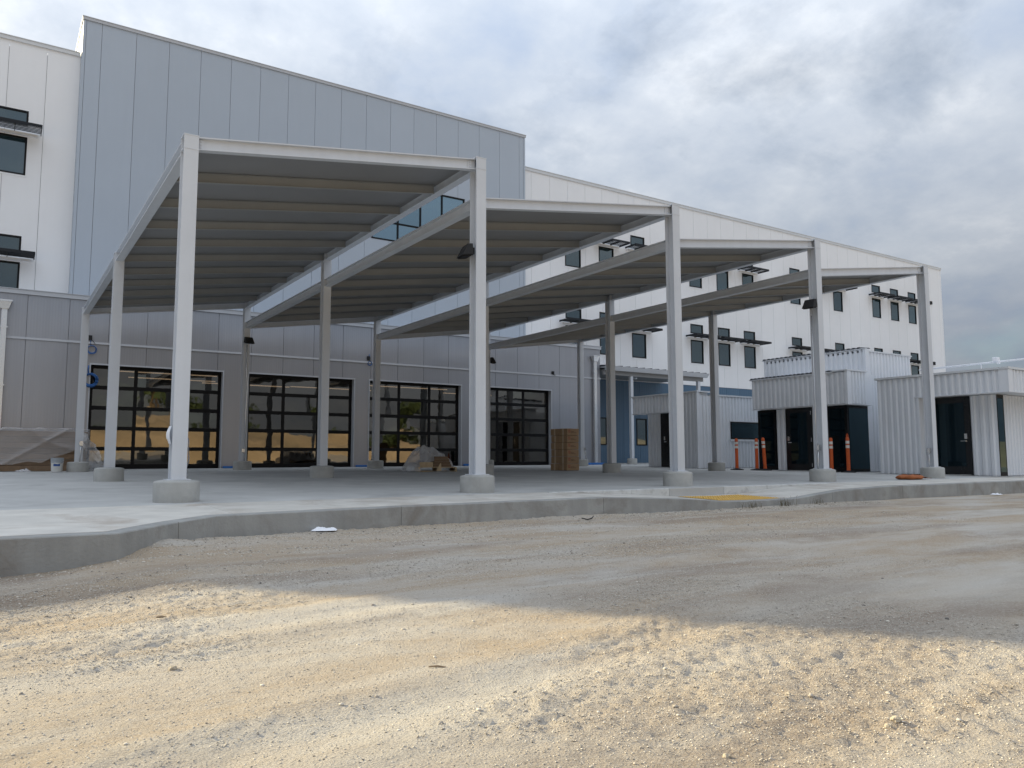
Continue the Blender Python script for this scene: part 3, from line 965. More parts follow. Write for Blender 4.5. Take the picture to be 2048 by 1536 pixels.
panels(white, 'blue_base_panel', 'blue', YWH + 0.006, seq(20.12, 20.6, 1.0635, 53.78), -0.2, 4.34, [(22.0, 22.75, 1.17, 2.50), (24.62, 25.33, 1.17, 2.50), (26.8, 27.6, 1.17, 2.5)])
part('coping', MB().box(TX1 + 0.03, 53.84, YWH - 0.05, YWH + 0.2, ZW - 0.085, ZW + 0.05).box(TX1 + 0.03, 53.86, YWH - 0.07, YWH + 0.2, ZW + 0.05, ZW + 0.07), 'coping', white)
part('coping', MB().box(-17.1, TX0 - 0.02, YWH - 0.05, YWH + 0.2, ZW + 0.10, ZW + 0.22).box(-17.1, TX0 - 0.02, YWH - 0.07, YWH + 0.2, ZW + 0.22, ZW + 0.24), 'coping', white)
part('wall_panel', MB().box(-17.06, TX0, YWH + 0.002, YWH + 0.05, ZW - 0.02, ZW + 0.12), 'white', white)
part('corner_trim', MB().box(53.72, 53.80, YWH - 0.012, YWH + 0.2, -0.1, ZW - 0.09), 'white', white)
part('roof', MB().box(-17.0, 53.7, YWH + 0.2, 33.9, ZW - 0.1, ZW - 0.02), 'coping', white)
# lower block at the far left end of the building, out of the picture
end_block = part('end_block', MB().box(-46, -17.12, YWH, 34, -0.4, 10.65), 'white', white)
part('coping', MB().box(-46.05, -17.13, YWH - 0.05, 34, 10.66, 10.75), 'coping', end_block)

def window_meshes(w, z0, z1, mull=0.0):
    f = 0.055; d0, d1 = YWH - 0.012, YWH + 0.05
    h = z1 - z0
    fr = MB()
    fr.box(0, f, -0.012, 0.06, 0, h).box(w - f, w, -0.012, 0.06, 0, h).box(f, w - f, -0.012, 0.06, 0, f).box(f, w - f, -0.012, 0.06, h - f, h)
    gl = MB().box(f, w - f, 0.028, 0.036, f, h - f)
    tr = MB().box(-0.035, w + 0.035, -0.02, 0.0, -0.05, -0.002).box(-0.035, -0.002, -0.006, 0.03, 0, h).box(w + 0.002, w + 0.035, -0.006, 0.03, 0, h)
    return fr.mesh('window', 'black'), gl.mesh('pane', 'winglass'), tr.mesh('sill', 'white')
def shade_meshes(w):
    o = 0.38; D = 0.78
    sl_ = MB()
    n = 6
    for k in range(n):
        y = -0.14 - k * (D - 0.2) / (n - 1)
        sl_.hexa([(-o, y - 0.055, 0.0), (w + o, y - 0.055, 0.0), (w + o, y + 0.03, 0.045), (-o, y + 0.03, 0.045),
                  (-o, y - 0.055, 0.018), (w + o, y - 0.055, 0.018), (w + o, y + 0.03, 0.063), (-o, y + 0.03, 0.063)])
    for x in (-o, w + o - 0.02, w * 0.25, w * 0.75):
        sl_.box(x, x + 0.02, -D - 0.02, -0.03, -0.012, 0.078)
    sl_.box(-o, w + o, -D - 0.04, -D - 0.015, -0.015, 0.085)
    br = MB().box(-o + 0.1, w + o - 0.1, -0.10, -0.001, -0.10, -0.015)
    return sl_.mesh('sunshade', 'shade'), br.mesh('bracket', 'white')
for (wlist, w) in ((WX, WW), (LWX, LW)):
    sets_ = []
    for a, b, c, d in ROWS[:1]:
        sets_ = [window_meshes(w, a, b), window_meshes(w, c, d)]
    sets2 = [window_meshes(w, ROWS[1][0], ROWS[1][1]), window_meshes(w, ROWS[1][2], ROWS[1][3])]
    shm, brm = shade_meshes(w)
    for wx in wlist:
        for ri, (a, b, c, d) in enumerate(ROWS):
            ss = sets_ if ri == 0 else sets2
            for (fm, gmesh, tm), z in zip(ss, (a, c)):
                wo_ = inst('window', fm, white, (wx, YWH, z))
                link(bpy.data.objects.new('pane', gmesh), wo_)
                link(bpy.data.objects.new('sill', tm), wo_)
            so_ = inst('sunshade', shm, white, (wx, YWH, b + 0.13))
            link(bpy.data.objects.new('bracket', brm), so_)
# windows in the blue base
for wx, w in ((22.0, 0.75), (24.62, 0.71), (26.8, 0.8)):
    fm, gmesh, tm = window_meshes(w, 1.17, 2.50)
    wo_ = inst('window', fm, white, (wx, YWH, 1.17))
    link(bpy.data.objects.new('pane', gmesh), wo_)
# two small wall lights near the far corner
for z in (11.32, 7.06):
    mb = MB().box(52.14, 52.34, YWH - 0.12, YWH - 0.001, z - 0.11, z + 0.11)
    solo('wall_light', mb, 'rubber', 'small black wall light near the far white corner, ' + ('upper one' if z > 9 else 'lower one'), 'wall light', (52.24, YWH, z), 'wall lights at the far corner', bev=0.02)

# ------------------------------------------------------------------ grey tower
YT = 18.30
ZT = 15.20
tower = thing('grey_tower', 'tall grey metal-panelled block rising above the white building', 'building', (8.8, YT, 4.6))
part('wall', MB().box(TX0 + 0.03, TX1 - 0.03, YT + 0.05, 33, 4.6, ZT - 0.1), 'seam', tower)
th_ = [(10.26, 14.55, 9.32, 11.70)]
jt = seq(TX0 + 0.09, 0.43, 1.0605, TX1 - 0.09)
panels(tower, 'wall_panel', 'grey', YT, jt, 4.7, ZT - 0.02, th_)
part('corner_trim', MB().box(TX0, TX0 + 0.085, YT - 0.008, YT + 0.3, 4.7, ZT - 0.03).box(TX0 - 0.004, TX0 + 0.03, YT + 0.3, 33, 4.7, ZT - 0.03), 'grey', tower)
part('corner_trim', MB().box(TX1 - 0.085, TX1, YT - 0.008, YT + 0.45, 4.7, ZT - 0.03), 'grey', tower)
part('coping', MB().box(TX0 - 0.03, TX1 + 0.03, YT - 0.04, YT + 0.22, ZT - 0.018, ZT + 0.075).box(TX0 - 0.04, TX1 + 0.04, YT - 0.055, YT + 0.22, ZT + 0.076, ZT + 0.10).box(TX0 - 0.04, TX0 + 0.2, YT + 0.22, 33, ZT - 0.018, ZT + 0.10), 'gcoping', tower)
part('roof', MB().box(TX0, TX1, YT + 0.2, 33, ZT - 0.1, ZT - 0.03), 'coping', tower)
wf = MB(); f = 0.06
x0, x1, z0, z1 = th_[0]
mx = [x0, 11.42, 12.44, 13.45, x1]
wf.box(x0, x1, YT - 0.012, YT + 0.06, z0, z0 + f).box(x0, x1, YT - 0.012, YT + 0.06, z1 - f, z1)
for x in mx:
    xa = min(max(x - f / 2, x0), x1 - f); wf.box(xa, xa + f, YT - 0.012, YT + 0.06, z0 + f, z1 - f)
for a, b in zip(mx[:-1], mx[1:]):
    if abs(a - 11.42) < 0.01 or abs(a - 13.45) < 0.01 or True:
        wf.box(max(a + f / 2, x0 + f), min(b - f / 2, x1 - f), YT - 0.010, YT + 0.058, 10.06, 10.12)
tw = part('window', wf, 'black', tower)
for a, b in zip(mx[:-1], mx[1:]):
    for c, d in ((z0 + f, 10.06), (10.12, z1 - f)):
        part('pane', MB().box(max(a + f / 2, x0 + f), min(b - f / 2, x1 - f), YT + 0.028, YT + 0.036, c, d), 'towerglass', tw)

# ------------------------------------------------------------------ grey wing with glass roll-up doors
YV = 15.98
VX0, VX1 = -17.0, 20.08
ZP = 5.40
wing = thing('grey_wing', 'low grey striated-panel wing with four glass roll-up doors', 'building', (5, YV, 0.2))
DOORS = [(0.38, 4.20), (5.02, 8.72), (9.30, 13.10), (13.62, 17.42)]
ZD = 3.36
def zg(x):
    return G(x, YV) - 0.05
jv = seq(VX0, -16.22, 1.0652, VX1 - 0.03)
dh = [(a, b, -1, ZD) for a, b in DOORS]
panels(wing, 'upper_panel', 'wing', YV, jv, 4.035, ZP - 0.13)
panels(wing, 'lower_panel', 'wing', YV, jv, zg, 3.965, dh)
part('ledge_flashing', MB().box(VX0, VX1, YV - 0.035, YV + 0.05, 3.968, 4.032), 'gcoping', wing)
part('coping', MB().box(VX0, VX1 + 0.03, YV - 0.05, YV + 0.25, ZP - 0.125, ZP).box(VX0, VX1 + 0.05, YV - 0.07, YV + 0.27, ZP + 0.001, ZP + 0.02), 'gcoping', wing)
bk = MB()
xs_ = [VX0] + [v for d in DOORS for v in d] + [VX1]
for a, b in zip(xs_[0::2], xs_[1::2]):
    bk.box(a + 0.012, b - 0.012, YV + 0.051, YV + 0.30, -0.3, ZD)
bk.box(VX0 + 0.012, VX1 - 0.012, YV + 0.051, YV + 0.30, ZD + 0.012, ZP - 0.14)
bk.box(VX1 - 0.06, VX1 - 0.012, YV + 0.30, YWH - 0.01, -0.3, ZP - 0.14)
part('wall', bk, 'seam', wing)
part('side_wall', MB().box(VX1 - 0.011, VX1, YV + 0.02, YWH - 0.004, -0.2, ZP - 0.13), 'wing', wing)
part('roof', MB().box(VX0, VX1 - 0.02, YV + 0.26, YWH + 0.04, ZP - 0.35, ZP - 0.28), 'coping', wing)
# room behind the doors
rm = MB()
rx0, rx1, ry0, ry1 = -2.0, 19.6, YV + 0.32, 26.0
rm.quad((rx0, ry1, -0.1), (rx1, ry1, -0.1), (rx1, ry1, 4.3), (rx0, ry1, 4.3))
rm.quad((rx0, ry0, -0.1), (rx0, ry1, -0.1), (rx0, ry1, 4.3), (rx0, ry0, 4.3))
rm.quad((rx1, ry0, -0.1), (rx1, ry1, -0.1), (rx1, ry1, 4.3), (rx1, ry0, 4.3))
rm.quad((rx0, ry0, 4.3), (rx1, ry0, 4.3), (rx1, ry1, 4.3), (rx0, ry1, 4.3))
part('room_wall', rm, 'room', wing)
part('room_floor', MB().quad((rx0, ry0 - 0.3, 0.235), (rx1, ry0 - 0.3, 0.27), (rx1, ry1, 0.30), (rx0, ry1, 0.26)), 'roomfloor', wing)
for k, (xa, xb, yy, zz) in enumerate([(1.4, 4.6, 18.6, 3.45), (2.0, 5.0, 20.6, 3.45), (3.9, 6.9, 17.6, 3.10), (7.2, 10.4, 18.4, 3.2), (10.0, 13.6, 18.0, 3.35), (14.5, 17.0, 20.0, 3.4)]):
    part('strip_light', MB().box(xa, xb, yy, yy + 0.05, zz, zz + 0.03), 'strip', wing)
for k in range(9):      # joists under the dark ceiling
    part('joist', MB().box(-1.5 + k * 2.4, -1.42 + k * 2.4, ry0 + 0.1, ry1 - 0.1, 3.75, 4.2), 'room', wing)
# doors
for a, b in DOORS:
    y0 = YV + 0.20
    fr = MB()
    zb = G((a + b) / 2, YV) + 0.006
    rails = [zb, zb + 0.61, zb + 1.225, zb + 1.84, zb + 2.455, ZD - 0.01]
    sw, rw = 0.10, 0.115
    w3 = (b - a - 0.02) / 3
    st = [a + 0.01 + w3 * k for k in range(4)]
    rr = [(zb, zb + 0.14)] + [(z - rw / 2, z + rw / 2) for z in rails[1:5]] + [(ZD - 0.10, ZD - 0.004)]
    ss = [(st[0], st[0] + 0.09), (st[1] - sw / 2, st[1] + sw / 2), (st[2] - sw / 2, st[2] + sw / 2), (st[3] - 0.09, st[3])]
    for z0_, z1_ in rr:
        fr.box(ss[0][0], ss[-1][1], y0, y0 + 0.05, z0_, z1_)
    for x0_, x1_ in ss:
        for (p, q_) in zip(rr[:-1], rr[1:]):
            fr.box(x0_, x1_, y0 + 0.004, y0 + 0.046, p[1], q_[0])
    dr = part('roll_up_door', fr, 'black', wing)
    for (p, q_) in zip(rr[:-1], rr[1:]):
        for (s0, s1) in zip(ss[:-1], ss[1:]):
            tx, tz = random.uniform(-0.004, 0.004), random.uniform(-0.004, 0.004)
            gl = MB()
            xa, xb, za, zb_ = s0[1], s1[0], p[1], q_[0]
            yy = y0 + 0.025
            gl.quad((xa, yy - tx - tz, za), (xb, yy + tx - tz, za), (xb, yy + tx + tz, zb_), (xa, yy - tx + tz, zb_))
            part('pane', gl, 'doorglass', dr)
    # opening trim
    tr = MB().box(a - 0.03, b + 0.03, YV - 0.022, YV + 0.02, ZD - 0.012, ZD + 0.035)
    tr.box(b - 0.006, b + 0.03, YV - 0.022, YV + 0.19, -0.1, ZD - 0.013).box(a - 0.03, a + 0.006, YV - 0.022, YV + 0.19, -0.1, ZD - 0.013)
    part('door_trim', tr, 'gcoping', dr)
# downspouts with conductor heads
def downspout(label, x, ztop):
    t = thing('downspout', label, 'downspout', (x, YV - 0.08, 0.25), 'downspouts on the grey wing')
    part('conductor_head', MB().hexa([(x - 0.10, YV - 0.19, ztop - 0.2), (x + 0.10, YV - 0.19, ztop - 0.2), (x + 0.10, YV - 0.025, ztop - 0.2), (x - 0.10, YV - 0.025, ztop - 0.2),
                                       (x - 0.16, YV - 0.24, ztop), (x + 0.16, YV - 0.24, ztop), (x + 0.16, YV - 0.025, ztop), (x - 0.16, YV - 0.025, ztop)]), 'galv', t)
    part('head_rim', MB().box(x - 0.18, x + 0.18, YV - 0.26, YV - 0.022, ztop + 0.001, ztop + 0.05), 'galv', t)
    part('pipe', MB().box(x - 0.07, x + 0.07, YV - 0.15, YV - 0.03, G(x, YV) + 0.02, ztop - 0.2), 'galv', t)
    for z in (4.25, 2.6, 1.2):
        part('strap', MB().box(x - 0.10, x + 0.10, YV - 0.158, YV - 0.024, z, z + 0.035), 'galv', t)
    return t
downspout('galvanised downspout at the right end of the grey wing', 19.70, 4.92)
downspout('galvanised downspout at the left edge of the picture', -1.86, 4.99)
# small outlets and blue cable coils
def coil(label, x, z, r, n, thick, seed):
    rs = random.Random(seed); mb = MB()
    for k in range(n):
        rr = r * (0.82 + 0.22 * rs.random()); ox, oz = 0.12 * r * rs.uniform(-1, 1), 0.12 * r * rs.uniform(-1, 1)
        pts = [(x + ox + rr * math.cos(t), YV - 0.03 - 0.012 * k - 0.01 * math.sin(3 * t), z + oz + rr * math.sin(t)) for t in np.linspace(0, 6.2, 28)]
        mb.tube(pts, thick, 6)
    mb.tube([(x - r * 0.2, YV - 0.03, z + r), (x - r * 0.3, YV - 0.04, z + r + 0.12), (x - r * 0.25, YV - 0.03, z + r + 0.25)], thick, 6)
    return solo('cable_coil', mb, 'cable', label, 'cable', (x, YV, z), 'blue cable coils on the grey wing', smooth=True)
coil('thin blue cable coil below the ledge, beside the left rear column', 0.38, 3.80, 0.13, 3, 0.010, 1)
coil('thick blue cable coil at the upper left corner of the first door', 0.37, 2.88, 0.185, 6, 0.018, 2)
coil('tiny blue cable loop on the ledge above the third door', 9.29, 3.97, 0.08, 2, 0.010, 3)
for lab, x, z in (('black junction box above the thin blue coil at the left', 0.33, 4.15), ('black junction box above the tiny blue loop over the third door', 9.24, 4.15), ('black junction box above the fourth door at the right', 17.5, 4.10)):
    mb = MB().box(x - 0.05, x + 0.05, YV - 0.06, YV - 0.001, z - 0.07, z + 0.07)
    mb.tube([(x + 0.02, YV - 0.04, z - 0.06), (x + 0.08, YV - 0.05, z - 0.1), (x + 0.14, YV - 0.03, z - 0.06 if x > 15 else z - 0.18)], 0.008, 6)
    solo('junction_box', mb, 'rubber', lab, 'junction box', (x, YV, z), 'junction boxes on the grey wing')

# ------------------------------------------------------------------ porch between wing and pavilions
porch = thing('porch_roof', 'shallow grey porch roof with gutter in front of the blue wall', 'porch', (23.2, 17, 0.3))
px0, px1, py0, py1 = 20.10, 26.45, 15.55, YWH - 0.02
gt = MB()
gt.hexa([(px0, py0 + 0.03, 4.36), (px1 - 0.08, py0 + 0.03, 4.36), (px1 - 0.08, py0 + 0.14, 4.36), (px0, py0 + 0.14, 4.36), (px0, py0 - 0.03, 4.55), (px1, py0 - 0.03, 4.55), (px1, py0 + 0.14, 4.55), (px0, py0 + 0.14, 4.55)])
part('gutter', gt, 'gcoping', porch)
part('roof_sheet', MB().hexa([(px0, py0 + 0.141, 4.46), (px1, py0 + 0.141, 4.46), (px1, py1, 4.72), (px0, py1, 4.72), (px0, py0 + 0.141, 4.52), (px1, py0 + 0.141, 4.52), (px1, py1, 4.78), (px0, py1, 4.78)]), 'gcoping', porch)
for k in range(15):
    x = px0 + 0.1 + k * 0.44
    part('standing_seam', MB().hexa([(x, py0 + 0.10, 4.521), (x + 0.03, py0 + 0.10, 4.521), (x + 0.03, py1, 4.781), (x, py1, 4.781), (x, py0 + 0.10, 4.60), (x + 0.03, py0 + 0.10, 4.60), (x + 0.03, py1, 4.84), (x, py1, 4.84)]), 'roofdark', porch)
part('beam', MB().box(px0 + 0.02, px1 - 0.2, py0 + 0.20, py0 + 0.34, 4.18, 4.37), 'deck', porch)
part('added_soffit', MB().box(px0, px1 - 0.1, py0 + 0.15, py1, 4.375, 4.40), 'deck', porch)  # sheet added to block light under the porch roof
for x in (21.72, 25.98):
    po = part('post', MB().box(x - 0.075, x + 0.075, py0 + 0.20, py0 + 0.34, G(x, 15.8) + 0.25, 4.18), 'steel', porch)
    part('post_base', MB().lathe([(0.22, -0.1), (0.22, 0.24), (0.20, 0.26), (0.0, 0.27)], 24, (x, py0 + 0.27, G(x, 15.8)), cap=False), 'plinth', po, smooth=True)
for x, y in ((20.9, 17.4), (23.6, 17.6), (25.6, 17.4)):
    part('round_lamp', MB().lathe([(0.0, -0.10), (0.07, -0.08), (0.10, -0.02), (0.10, 0.06)], 16, (x, y, 4.4), cap=False), 'paper', porch, smooth=True)

# ------------------------------------------------------------------ corrugated pavilions
def corr(axis_, a0, a1, fix, z0, z1, sgn, pitch=0.172, depth=0.036):
    """trapezoid-ribbed sheet; axis 'x' = runs along x at y=fix, 'y' = runs along y at x=fix; ribs proud towards -axis normal"""
    mb = MB(); pts = []
    n = max(1, round((a1 - a0) / pitch)); p = (a1 - a0) / n
    for k in range(n):
        s = a0 + k * p
        pts += [(s, 0), (s + 0.34 * p, 0), (s + 0.5 * p, depth), (s + 0.84 * p, depth)]
    pts.append((a1, 0))
    zf0 = z0 if callable(z0) else (lambda a: z0)
    for a, d in pts:
        for z in (zf0(a), z1):
            mb.v.append((a, fix - sgn * d, z) if axis_ == 'x' else (fix - sgn * d, a, z))
    for k in range(len(pts) - 1):
        i = k * 2; mb.f.append((i, i + 2, i + 3, i + 1))
    return mb
def cx(pav, *a, name='corrugated_wall', **k):
    return part(name, corr('x', *a, **k), 'corr', pav)
def cy(pav, *a, name='corrugated_wall', **k):
    return part(name, corr('y', *a, **k), 'corr', pav)
gz = lambda x, y: G(x, y) + 0.012
def doorlock(parent, x, y, z, dirx=True, side=1):
    """lever with keypad on a wall facing -x"""
    mb = MB().box(x - 0.03, x, y - 0.035, y + 0.035, z + 0.06, z + 0.20)
    mb.lathe([(0.028, 0.0), (0.028, 0.02)], 12, (x - 0.02, y, z - 0.01))
    mb.tube([(x - 0.045, y, z), (x - 0.05, y + side * 0.06, z), (x - 0.045, y + side * 0.13, z)], 0.010, 8)
    part('door_lever', mb, 'chrome', parent)

# --- small pavilion beside the porch
XA, YA = 18.80, 9.15
A = thing('corrugated_pavilion', 'small low white corrugated pavilion beside the porch, half behind the third column', 'pavilion', (XA, YA, 0.18))
part('inner_wall', MB().box(XA + 0.44, 25.5, YA + 0.04, 12.1, G(20, 10) - 0.2, 2.76).box(XA + 0.02, XA + 0.44, YA + 0.04, 9.9, 0, 2.24), 'corr', A)
cx(A, XA + 0.03, 25.5, YA, gz(20, YA), 2.76, 1)
cy(A, YA + 0.03, 9.92, XA, gz(XA, 9.5), 2.86, 1)
cy(A, 9.925, 12.48, XA, 2.235, 2.86, 1, name='corrugated_fascia')
part('fascia_core', MB().box(XA + 0.005, XA + 0.60, YA + 0.045, 12.5, 2.228, 2.855), 'corr', A)
part('corner_trim', MB().box(XA - 0.042, XA + 0.10, YA - 0.042, YA + 0.05, gz(XA, YA), 2.865), 'corr', A)
part('coping', MB().box(XA - 0.06, XA + 0.65, YA - 0.06, 12.55, 2.868, 2.92), 'coping', A)
part('coping', MB().box(XA + 0.652, 25.5, YA - 0.06, YA + 0.2, 2.765, 2.82), 'coping', A)
XAR = XA + 0.42
part('drip_trim', MB().box(XA - 0.045, XA + 0.01, 9.93, 12.5, 2.20, 2.226), 'coping', A)
cy(A, 11.42, 12.10, XAR, gz(XAR, 11.7), 2.226, 1)
d = part('door', MB().box(XAR - 0.012, XAR + 0.01, 9.98, 11.40, gz(XAR, 11), 2.226), 'dark', A)
doorlock(d, XAR - 0.014, 11.18, 1.15, side=-1)
wA = part('window', MB().box(20.46, 23.0, YA - 0.05, YA - 0.037, 1.22, 1.86), 'black', A)
part('pane', MB().box(20.52, 22.94, YA - 0.056, YA - 0.051, 1.27, 1.81), 'darkglass', wA)
part('sill', MB().box(20.42, 23.04, YA - 0.085, YA - 0.037, 1.15, 1.217).box(20.42, 23.04, YA - 0.07, YA - 0.037, 1.863, 1.90), 'coping', wA)
part('base_trim', MB().box(XA - 0.03, 25.5, YA - 0.04, YA + 0.03, G(22, YA) - 0.06, G(20, YA) + 0.011), 'black', A)

# --- middle pavilion with the taller rear volume
XB, YBv = 19.40, 3.66
B = thing('corrugated_pavilion', 'tallest white corrugated pavilion, two-stepped with dark glass corner entrance', 'pavilion', (XB, YBv, 0.1))
XU, YU = 20.80, 3.92
part('inner_wall', MB().box(XU + 0.04, 23.3, YU + 0.04, 7.75, 0, 3.84).box(19.72, XU + 0.04, YU + 0.03, 7.15, 0, 2.9), 'corr', B)
cx(B, XU + 0.03, 23.3, YU, gz(21.5, YU), 3.86, 1)
cy(B, YU + 0.03, 7.8, XU, 2.9, 3.93, 1, name='corrugated_fascia')
part('corner_trim', MB().box(XU - 0.042, XU + 0.16, YU - 0.042, YU + 0.05, gz(XU, YU), 3.935), 'corr', B)
part('coping', MB().box(XU + 0.161, 23.36, YU - 0.06, YU + 0.2, 3.862, 3.90), 'coping', B)
part('coping', MB().box(XU - 0.055, XU + 0.05, YU - 0.055, 7.85, 3.937, 3.965), 'coping', B)
def scallop(x, y0, y1, z, n):
    mb = MB(); p = (y1 - y0) / n
    for k in range(n):
        a = y0 + k * p
        pr = [(a, 0), (a + 0.18 * p, 0.045), (a + 0.62 * p, 0.045), (a + 0.8 * p, 0)]
        i = len(mb.v)
        for (yy, dz) in pr:
            mb.v += [(x - 0.03, yy, z + dz), (x + 0.5, yy, z + dz + 0.02)]
        for q_ in range(3):
            mb.f.append((i + 2 * q_, i + 2 * q_ + 2, i + 2 * q_ + 3, i + 2 * q_ + 1))
        mb.f.append((i, i + 2, i + 4, i + 6))
    return mb
part('roof_sheet', scallop(XU - 0.03, YU + 0.1, 7.85, 3.968, 21), 'roofdark', B)
part('roof', MB().box(XU, 23.3, YU + 0.05, 7.8, 3.845, 3.90), 'roofdark', B)
cy(B, YBv + 0.03, 7.20, XB, 2.165, 3.12, 1, name='corrugated_fascia')
cx(B, XB + 0.16, 20.36, YBv, 2.165, 3.14, 1, name='corrugated_fascia')
part('fascia_core', MB().box(XB + 0.02, XU - 0.03, YBv + 0.03, 7.19, 2.15, 3.10), 'corr', B)
part('corner_trim', MB().box(XB - 0.042, XB + 0.155, YBv - 0.042, YBv + 0.05, 2.15, 3.15), 'corr', B)
part('coping', MB().box(XB - 0.06, 20.42, YBv - 0.06, YBv + 0.45, 3.152, 3.19), 'coping', B)
part('coping', MB().box(XB - 0.06, XB + 0.06, YBv + 0.451, 7.26, 3.122, 3.155), 'coping', B)
part('roof_sheet', scallop(XB - 0.03, YBv + 0.5, 7.26, 3.157, 20), 'roofdark', B)
part('drip_trim', MB().box(XB - 0.045, XB + 0.01, YBv - 0.045, 7.20, 2.128, 2.149).box(XB + 0.01, 20.36, YBv - 0.045, YBv + 0.01, 2.128, 2.149), 'coping', B)
XBR = 19.66
w = part('window', MB().box(XBR - 0.01, XBR + 0.03, 6.46, 7.20, gz(XBR, 6.8), 2.127), 'black', B)
part('pane', MB().box(XBR - 0.016, XBR - 0.011, 6.56, 7.10, gz(XBR, 6.8) + 0.12, 2.05), 'darkglass', w)
cy(B, 6.10, 6.44, XBR, gz(XBR, 6.2), 2.127, 1)
d = part('door', MB().box(XBR - 0.012, XBR + 0.03, 5.10, 6.08, gz(XBR, 5.6), 2.127), 'dark', B)
part('pane', MB().box(XBR - 0.017, XBR - 0.013, 5.28, 5.90, 0.35, 1.98), 'darkglass', d)
part('threshold', MB().box(XBR - 0.06, XBR - 0.013, 5.12, 6.06, G(XBR, 5.6) + 0.001, G(XBR, 5.6) + 0.02), 'chrome', d)
doorlock(d, XBR - 0.018, 5.97, 1.03, side=-1)
part('hinge', MB().box(XBR - 0.025, XBR - 0.018, 5.115, 5.14, 1.9, 2.02).box(XBR - 0.025, XBR - 0.018, 5.115, 5.14, 1.05, 1.17).box(XBR - 0.025, XBR - 0.018, 5.115, 5.14, 0.25, 0.37), 'chrome', d)
cy(B, 4.54, 5.08, XBR, gz(XBR, 4.8), 2.127, 1)
w = part('window', MB().box(XBR - 0.012, XBR + 0.03, 3.86, 4.52, gz(XBR, 4.1), 2.127).box(XBR + 0.031, 20.80, 3.88, 3.92, gz(20, 3.9), 2.127), 'black', B)
part('pane', MB().box(XBR - 0.018, XBR - 0.013, 3.95, 4.46, 0.25, 2.04), 'darkglass', w)
part('pane', MB().box(XBR + 0.10, 20.74, 3.872, 3.879, 0.2, 2.05), 'darkglass', w)

# --- right-hand pavilion
XC, YC = 19.40, -0.82
Cp = thing('corrugated_pavilion', 'white corrugated pavilion at the right edge with black door under deep fascia', 'pavilion', (XC, 1.0, 0.05))
XCR = 20.05
part('inner_wall', MB().box(XCR + 0.04, 30, -0.16, 2.68, -0.1, 2.7).box(XC + 0.02, XCR + 0.04, 1.56, 2.68, -0.1, 2.2), 'corr', Cp)
cy(Cp, 1.53, 2.70, XC, gz(XC, 2.1), 2.76, 1)
part('corner_trim', MB().box(XC - 0.042, XC + 0.3, 1.47, 1.528, gz(XC, 1.5), 2.19), 'corr', Cp)
cy(Cp, YC + 0.20, 1.525, XC, 2.20, 2.76, 1, name='corrugated_fascia')
cx(Cp, XC + 0.20, 30, YC, 2.20, 2.76, 1, name='corrugated_fascia')
part('corner_trim', MB().box(XC - 0.042, XC + 0.195, YC - 0.042, YC + 0.195, 2.20, 2.765), 'corr', Cp)
part('fascia_core', MB().box(XC + 0.03, 30, YC + 0.03, 2.69, 2.205, 2.75), 'corr', Cp)
part('coping', MB().box(XC - 0.06, 30, YC - 0.06, 2.75, 2.768, 2.825), 'coping', Cp)
part('drip_trim', MB().box(XC - 0.05, XC + 0.01, YC - 0.05, 1.60, 2.178, 2.199).box(XC + 0.01, 30, YC - 0.05, YC + 0.01, 2.178, 2.199), 'coping', Cp)
d = part('door', MB().box(XCR - 0.012, XCR + 0.03, 0.47, 1.50, gz(XCR, 1), 2.19), 'dark', Cp)
part('pane', MB().box(XCR - 0.018, XCR - 0.013, 0.62, 1.36, 0.30, 2.02), 'darkglass', d)
part('threshold', MB().box(XCR - 0.07, XCR - 0.013, 0.49, 1.48, G(XCR, 1) + 0.001, G(XCR, 1) + 0.02), 'chrome', d)
doorlock(d, XCR - 0.019, 0.585, 0.98, side=1)
cy(Cp, -0.22, 0.45, XCR, gz(XCR, 0.1), 2.19, 1, pitch=0.22)
w = part('window', MB().box(XCR + 0.005, XCR + 0.42, -0.20, -0.165, gz(20.2, -0.2), 2.19), 'black', Cp)
part('pane', MB().box(XCR + 0.07, XCR + 0.37, -0.207, -0.201, 0.16, 2.10), 'darkglass', w)
cx(Cp, XCR + 0.43, 30, -0.20, gz(22, -0.2), 2.19, 1)
part('base_trim', MB().box(XC - 0.03, XC + 0.02, 1.5, 2.7, G(XC, 2) - 0.05, G(XC, 2) + 0.011), 'black', Cp)
pipe = thing('roof_conduit', 'thin white pipe with small lamp along the roof of the right pavilion', 'pipe', (21.5, 1, 2.83))
part('pipe', MB().tube([(21.5, 2.6, 3.19), (21.5, -1.5, 3.225)], 0.028, 8), 'paper', pipe, smooth=True)
for y in (2.4, 0.8, -0.7):
    part('stand', MB().box(21.49, 21.51, y - 0.01, y + 0.01, 2.825, 3.18), 'paper', pipe)
part('lamp_head', MB().box(21.40, 21.60, 0.33, 0.46, 3.22, 3.34).box(21.38, 21.46, 0.26, 0.34, 3.14, 3.22), 'paper', pipe, bev=0.015)

